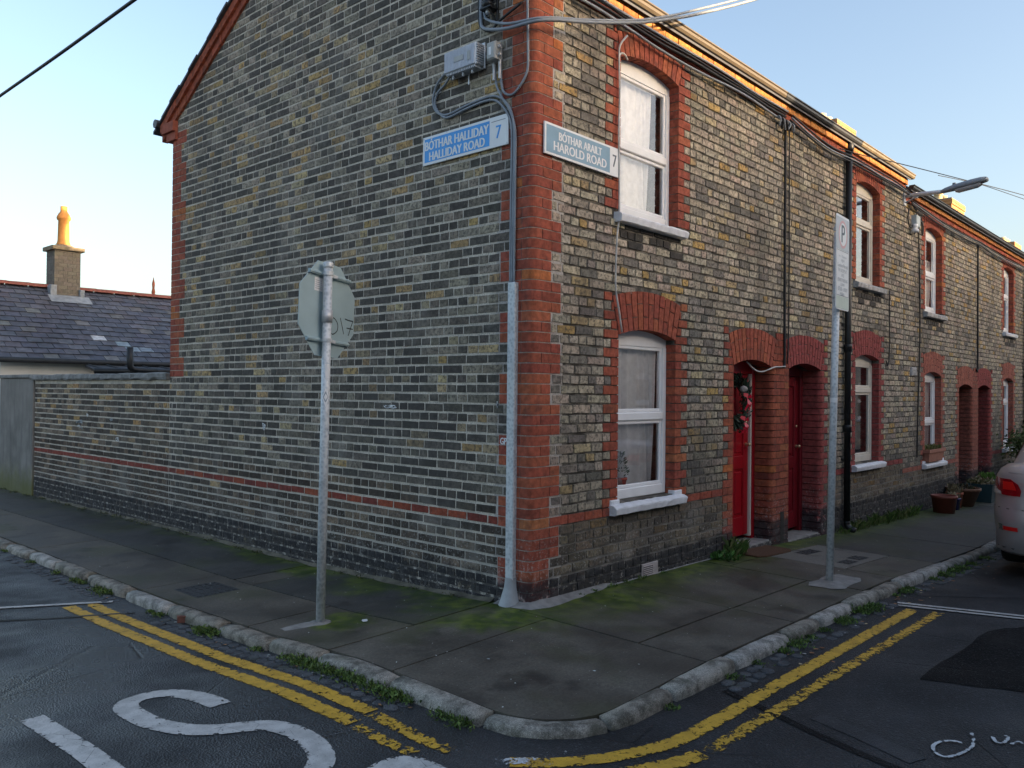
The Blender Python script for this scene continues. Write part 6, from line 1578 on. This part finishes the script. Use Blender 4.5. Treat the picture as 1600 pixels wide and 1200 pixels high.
cab = [plan_ring(.42, 1.25, .13, 1.03, -.06, ex=5), plan_ring(.62, 1.45, .17, 1.16, -.02, ex=5), plan_ring(1.02, 1.95, .24, 1.4, 0, ex=5), plan_ring(1.12, 2.05, .28, 1.45, 0, ex=5), plan_ring(1.35, 2.3, .45, 1.475, 0, ex=4)]
mb = MB(); mb.add([p for r_ in cab for p in r_], [(j*n+i, j*n+(i+1) % n, (j+1)*n+(i+1) % n, (j+1)*n+i) for j in range(4) for i in range(n)]+[tuple(4*n+i for i in range(n))]); mb.build('cabin', M_CAR, CAR, True)
def cab_pt(i0, t_, k, out=.006):
    a_, b_ = Vector(cab[k][i0 % n]), Vector(cab[k+1][i0 % n]); p = a_.lerp(b_, t_); c_ = Vector((CX+cl*.45, CY, p.z)); d = (p-c_).normalized(); return p+d*out
def glassband(i0, i1, name):
    mb = MB(); vs = []; m_ = i1-i0+1
    for k, t_ in ((0, .35), (1, 0), (1, .5), (2, 0)):
        for i in range(i0, i1+1): vs.append(cab_pt(i, t_, k))
    mb.add(vs, [(j*m_+i, j*m_+i+1, (j+1)*m_+i+1, (j+1)*m_+i) for j in range(3) for i in range(m_-1)]); mb.build(name, M_CGLASS, CAR, True)
glassband(23, 33, 'rear_window'); glassband(-5, 5, 'windscreen'); glassband(9, 14, 'side_window'); glassband(15, 19, 'side_window'); glassband(37, 41, 'side_window'); glassband(42, 47, 'side_window')
def body_pt(t_, z, out=.004):
    """point of the body skin at ring angle index t_ (float) and height z above road"""
    i = int(math.floor(t_)) % n; f_ = t_-math.floor(t_)
    zs = [r_[i][2]-CZ for r_ in rings]; j = 0
    while j < len(zs)-2 and zs[j+1] < z: j += 1
    q = (z-zs[j])/max(1e-4, zs[j+1]-zs[j]); q = min(1, max(0, q))
    A = Vector(rings[j][i]).lerp(Vector(rings[j][(i+1) % n]), f_); B = Vector(rings[j+1][i]).lerp(Vector(rings[j+1][(i+1) % n]), f_)
    p = A.lerp(B, q); d = Vector((p.x-(CX+cl/2), 2.2*(p.y-CY), 0)).normalized(); return p+d*out
def patchb(name, rows, mat, parent, out=.006, smooth=True):
    """rows: (z, t0, t1) along the body skin"""
    mb = MB(); m_ = 13; vs = [body_pt(t0+(t1-t0)*i/(m_-1), z, out) for z, t0, t1 in rows for i in range(m_)]
    mb.add(vs, [(j*m_+i, j*m_+i+1, (j+1)*m_+i+1, (j+1)*m_+i) for j in range(len(rows)-1) for i in range(m_-1)]); return mb.build(name, mat, parent, smooth)
# left side of the car (towards the kerb) is +y: ring index 28 is the tail centre, 14 the left flank
def tl_of(y):  # ring index on the tail for lateral y
    best = min(range(14, 29), key=lambda i: abs(rings[5][i][1]-(CY+y))); return best
for sgn in (1, -1):
    q = lambda t_: t_ if sgn > 0 else 56-t_
    L_ = patchb('tail_light', [(.745, q(18.4), q(25.6)), (.80, q(17.8), q(25.7)), (.86, q(17.6), q(25.3)), (.905, q(18.2), q(24.2))], M_TAIL, CAR, .009)
    patchb('lens', [(.745, q(18.6), q(22.8)), (.775, q(18.3), q(22.6)), (.81, q(18.1), q(20.5))], M_TAILC, L_, .013)
    patchb('lens', [(.80, q(23.0), q(25.2)), (.84, q(22.9), q(25.0)), (.88, q(22.8), q(24.6))], M_REFL, L_, .013)
    F_ = patchb('reflector', [(.405, q(23.2), q(25.4)), (.445, q(23.2), q(25.4))], M_REFL, CAR, .008); patchb('reflector_trim', [(.40, q(22.0), q(23.1)), (.43, q(22.3), q(23.1)), (.46, q(22.0), q(23.1))], M_CHROME, F_, .008)
patchb('boot_lid', [(.62, 24.9, 31.1), (.7, 24.6, 31.4), (.86, 25.6, 30.4), (.97, 23.2, 32.8)], M_CAR, CAR, .007)
patchb('bumper_seam', [(.612, 16, 40), (.619, 16, 40)], M_TYRE, CAR, .002)
patchb('bumper_lip', [(.19, 18, 38), (.235, 18, 38)], M_BLACK, CAR, .004)
mb = MB(); mb.bevbox(GABLE, CY-.26, CY+.26, CZ+.68, CZ+.79, -CX+.0, -CX+.006, .001); mb.build('number_plate', M_SWHITE, CAR)
for wx in (.95, 3.62):
    for sg in (1, -1):
        c = Vector((CX+wx, CY+sg*(cw-.27), CZ+.275)); mb = MB(); mb.lathe(c, [(.2, 0), (.3, .0), (.315, .03), (.315, .17), (.3, .2), (.21, .2), (.2, .17)], 28, axis=(0, sg, 0)); Wm = mb.build('wheel', M_TYRE, CAR, True, tuple(c))
        mb = MB(); mb.lathe(c, [(.2, .17), (.19, .185), (.05, .19), (.03, .2)], 24, axis=(0, sg, 0)); mb.build('rim', M_ALU, Wm, True)
        mb = MB(); mb.lathe(Vector((CX+wx, CY+sg*(cw+.003), CZ+.315)), [(.36, -.12), (.36, .0)], 24, axis=(0, sg, 0))

# ------------------------------------------------------------------ houses across the street (they shade the scene and show in the glass)
M_OPP = simple('opposite render', (.42, .39, .35), .9, .2, 8, bump=.3)
OY = -7.4; ORY, ORZ = -10.3, 6.66
for i, (x0, x1) in enumerate(((-16, -10.4), (-10.4, -4.6), (-4.6, .2), (.2, 5.0), (5.0, 9.8), (9.8, 14.6), (14.6, 22), (22, 30))):
    H = thing('terraced_house', ['first', 'second', 'third', 'fourth', 'fifth', 'sixth', 'seventh', 'eighth'][i]+' brick house of the row across the street, counted from the west, outside the photo', 'house', (x0, OY, 0), 'terraced brick houses across the street')
    OF = Fr((0, OY, 0), (-1, 0, 0), (0, 1, 0)); w = [G(-x1+.9, -x1+1.8, .6, 2.0, .07, .33), G(-x1+.9, -x1+1.8, 3.0, 4.3, .07, .2), G(-x0-1.5, -x0-.6, -.3, 1.85, .07, .33, door=True)]
    wall_sheet('front_wall', OF, [(-x1, -1), (-x0, -1), (-x0, 4.9), (-x1, 4.9)], [hole(o) for o in w], 0, .3, M_OPP, H)
    for o in w[:2]: window(H, o, (.5,), M_UPVC, (o.ul-.1, o.ur+.1, o.z0-.09, o.z0, M_SILL, False), fr=OF)
    door(H, w[2], M_BLACK, fr=OF)
    mb = MB(); mb.add([(x, y, z+q) for q in (0, .05) for x, y, z in ((x0, OY+.15, 4.85), (x1, OY+.15, 4.85), (x1, ORY, ORZ), (x0, ORY, ORZ))], [(4, 5, 6, 7), (0, 3, 2, 1), (0, 1, 5, 4), (2, 3, 7, 6)])
    mb.add([(x, y, z+q) for q in (0, .05) for x, y, z in ((x0, ORY, ORZ), (x1, ORY, ORZ), (x1, ORY-2.9, 4.85), (x0, ORY-2.9, 4.85))], [(4, 5, 6, 7), (0, 3, 2, 1), (2, 3, 7, 6)])
    rf = mb.build('roof', M_SLATEA, H); mb = MB(); mb.abox(x0, x1, ORY-2.8, ORY-2.6, -1, 4.9)
    for xx in (x0, x1-.1):
        FF = Fr((xx, 0, 0), (0, 1, 0), (-1, 0, 0)); mb.extr(FF, [(ORY-2.7, -1), (OY-.02, -1), (OY-.02, 4.8), (ORY, ORZ-.03), (ORY-2.7, 4.8)], -.1, 0)
    mb.build('side_wall', M_OPP, H)
    if i in (3, 6): chimney(H, rf, x1+2.5 if i == 3 else x1, ORY, 6.2, 7.5)

o = MB().bevbox(FRONT, 0, .11, 0, .05, 0, .05, .012); bp = on_road(277, 974)
for i_, (x_, y_, z_) in enumerate(o.v): o.v[i_] = (bp.x+x_*.6-y_*.3, bp.y-x_*.4-y_*.8, bp.z+z_)
tag(o.build('brick_fragment', simple('old brick', (.14, .06, .045), .9, .3), None, False, tuple(bp)), 'broken piece of reddish brick lying on the gutter setts', 'brick fragment')
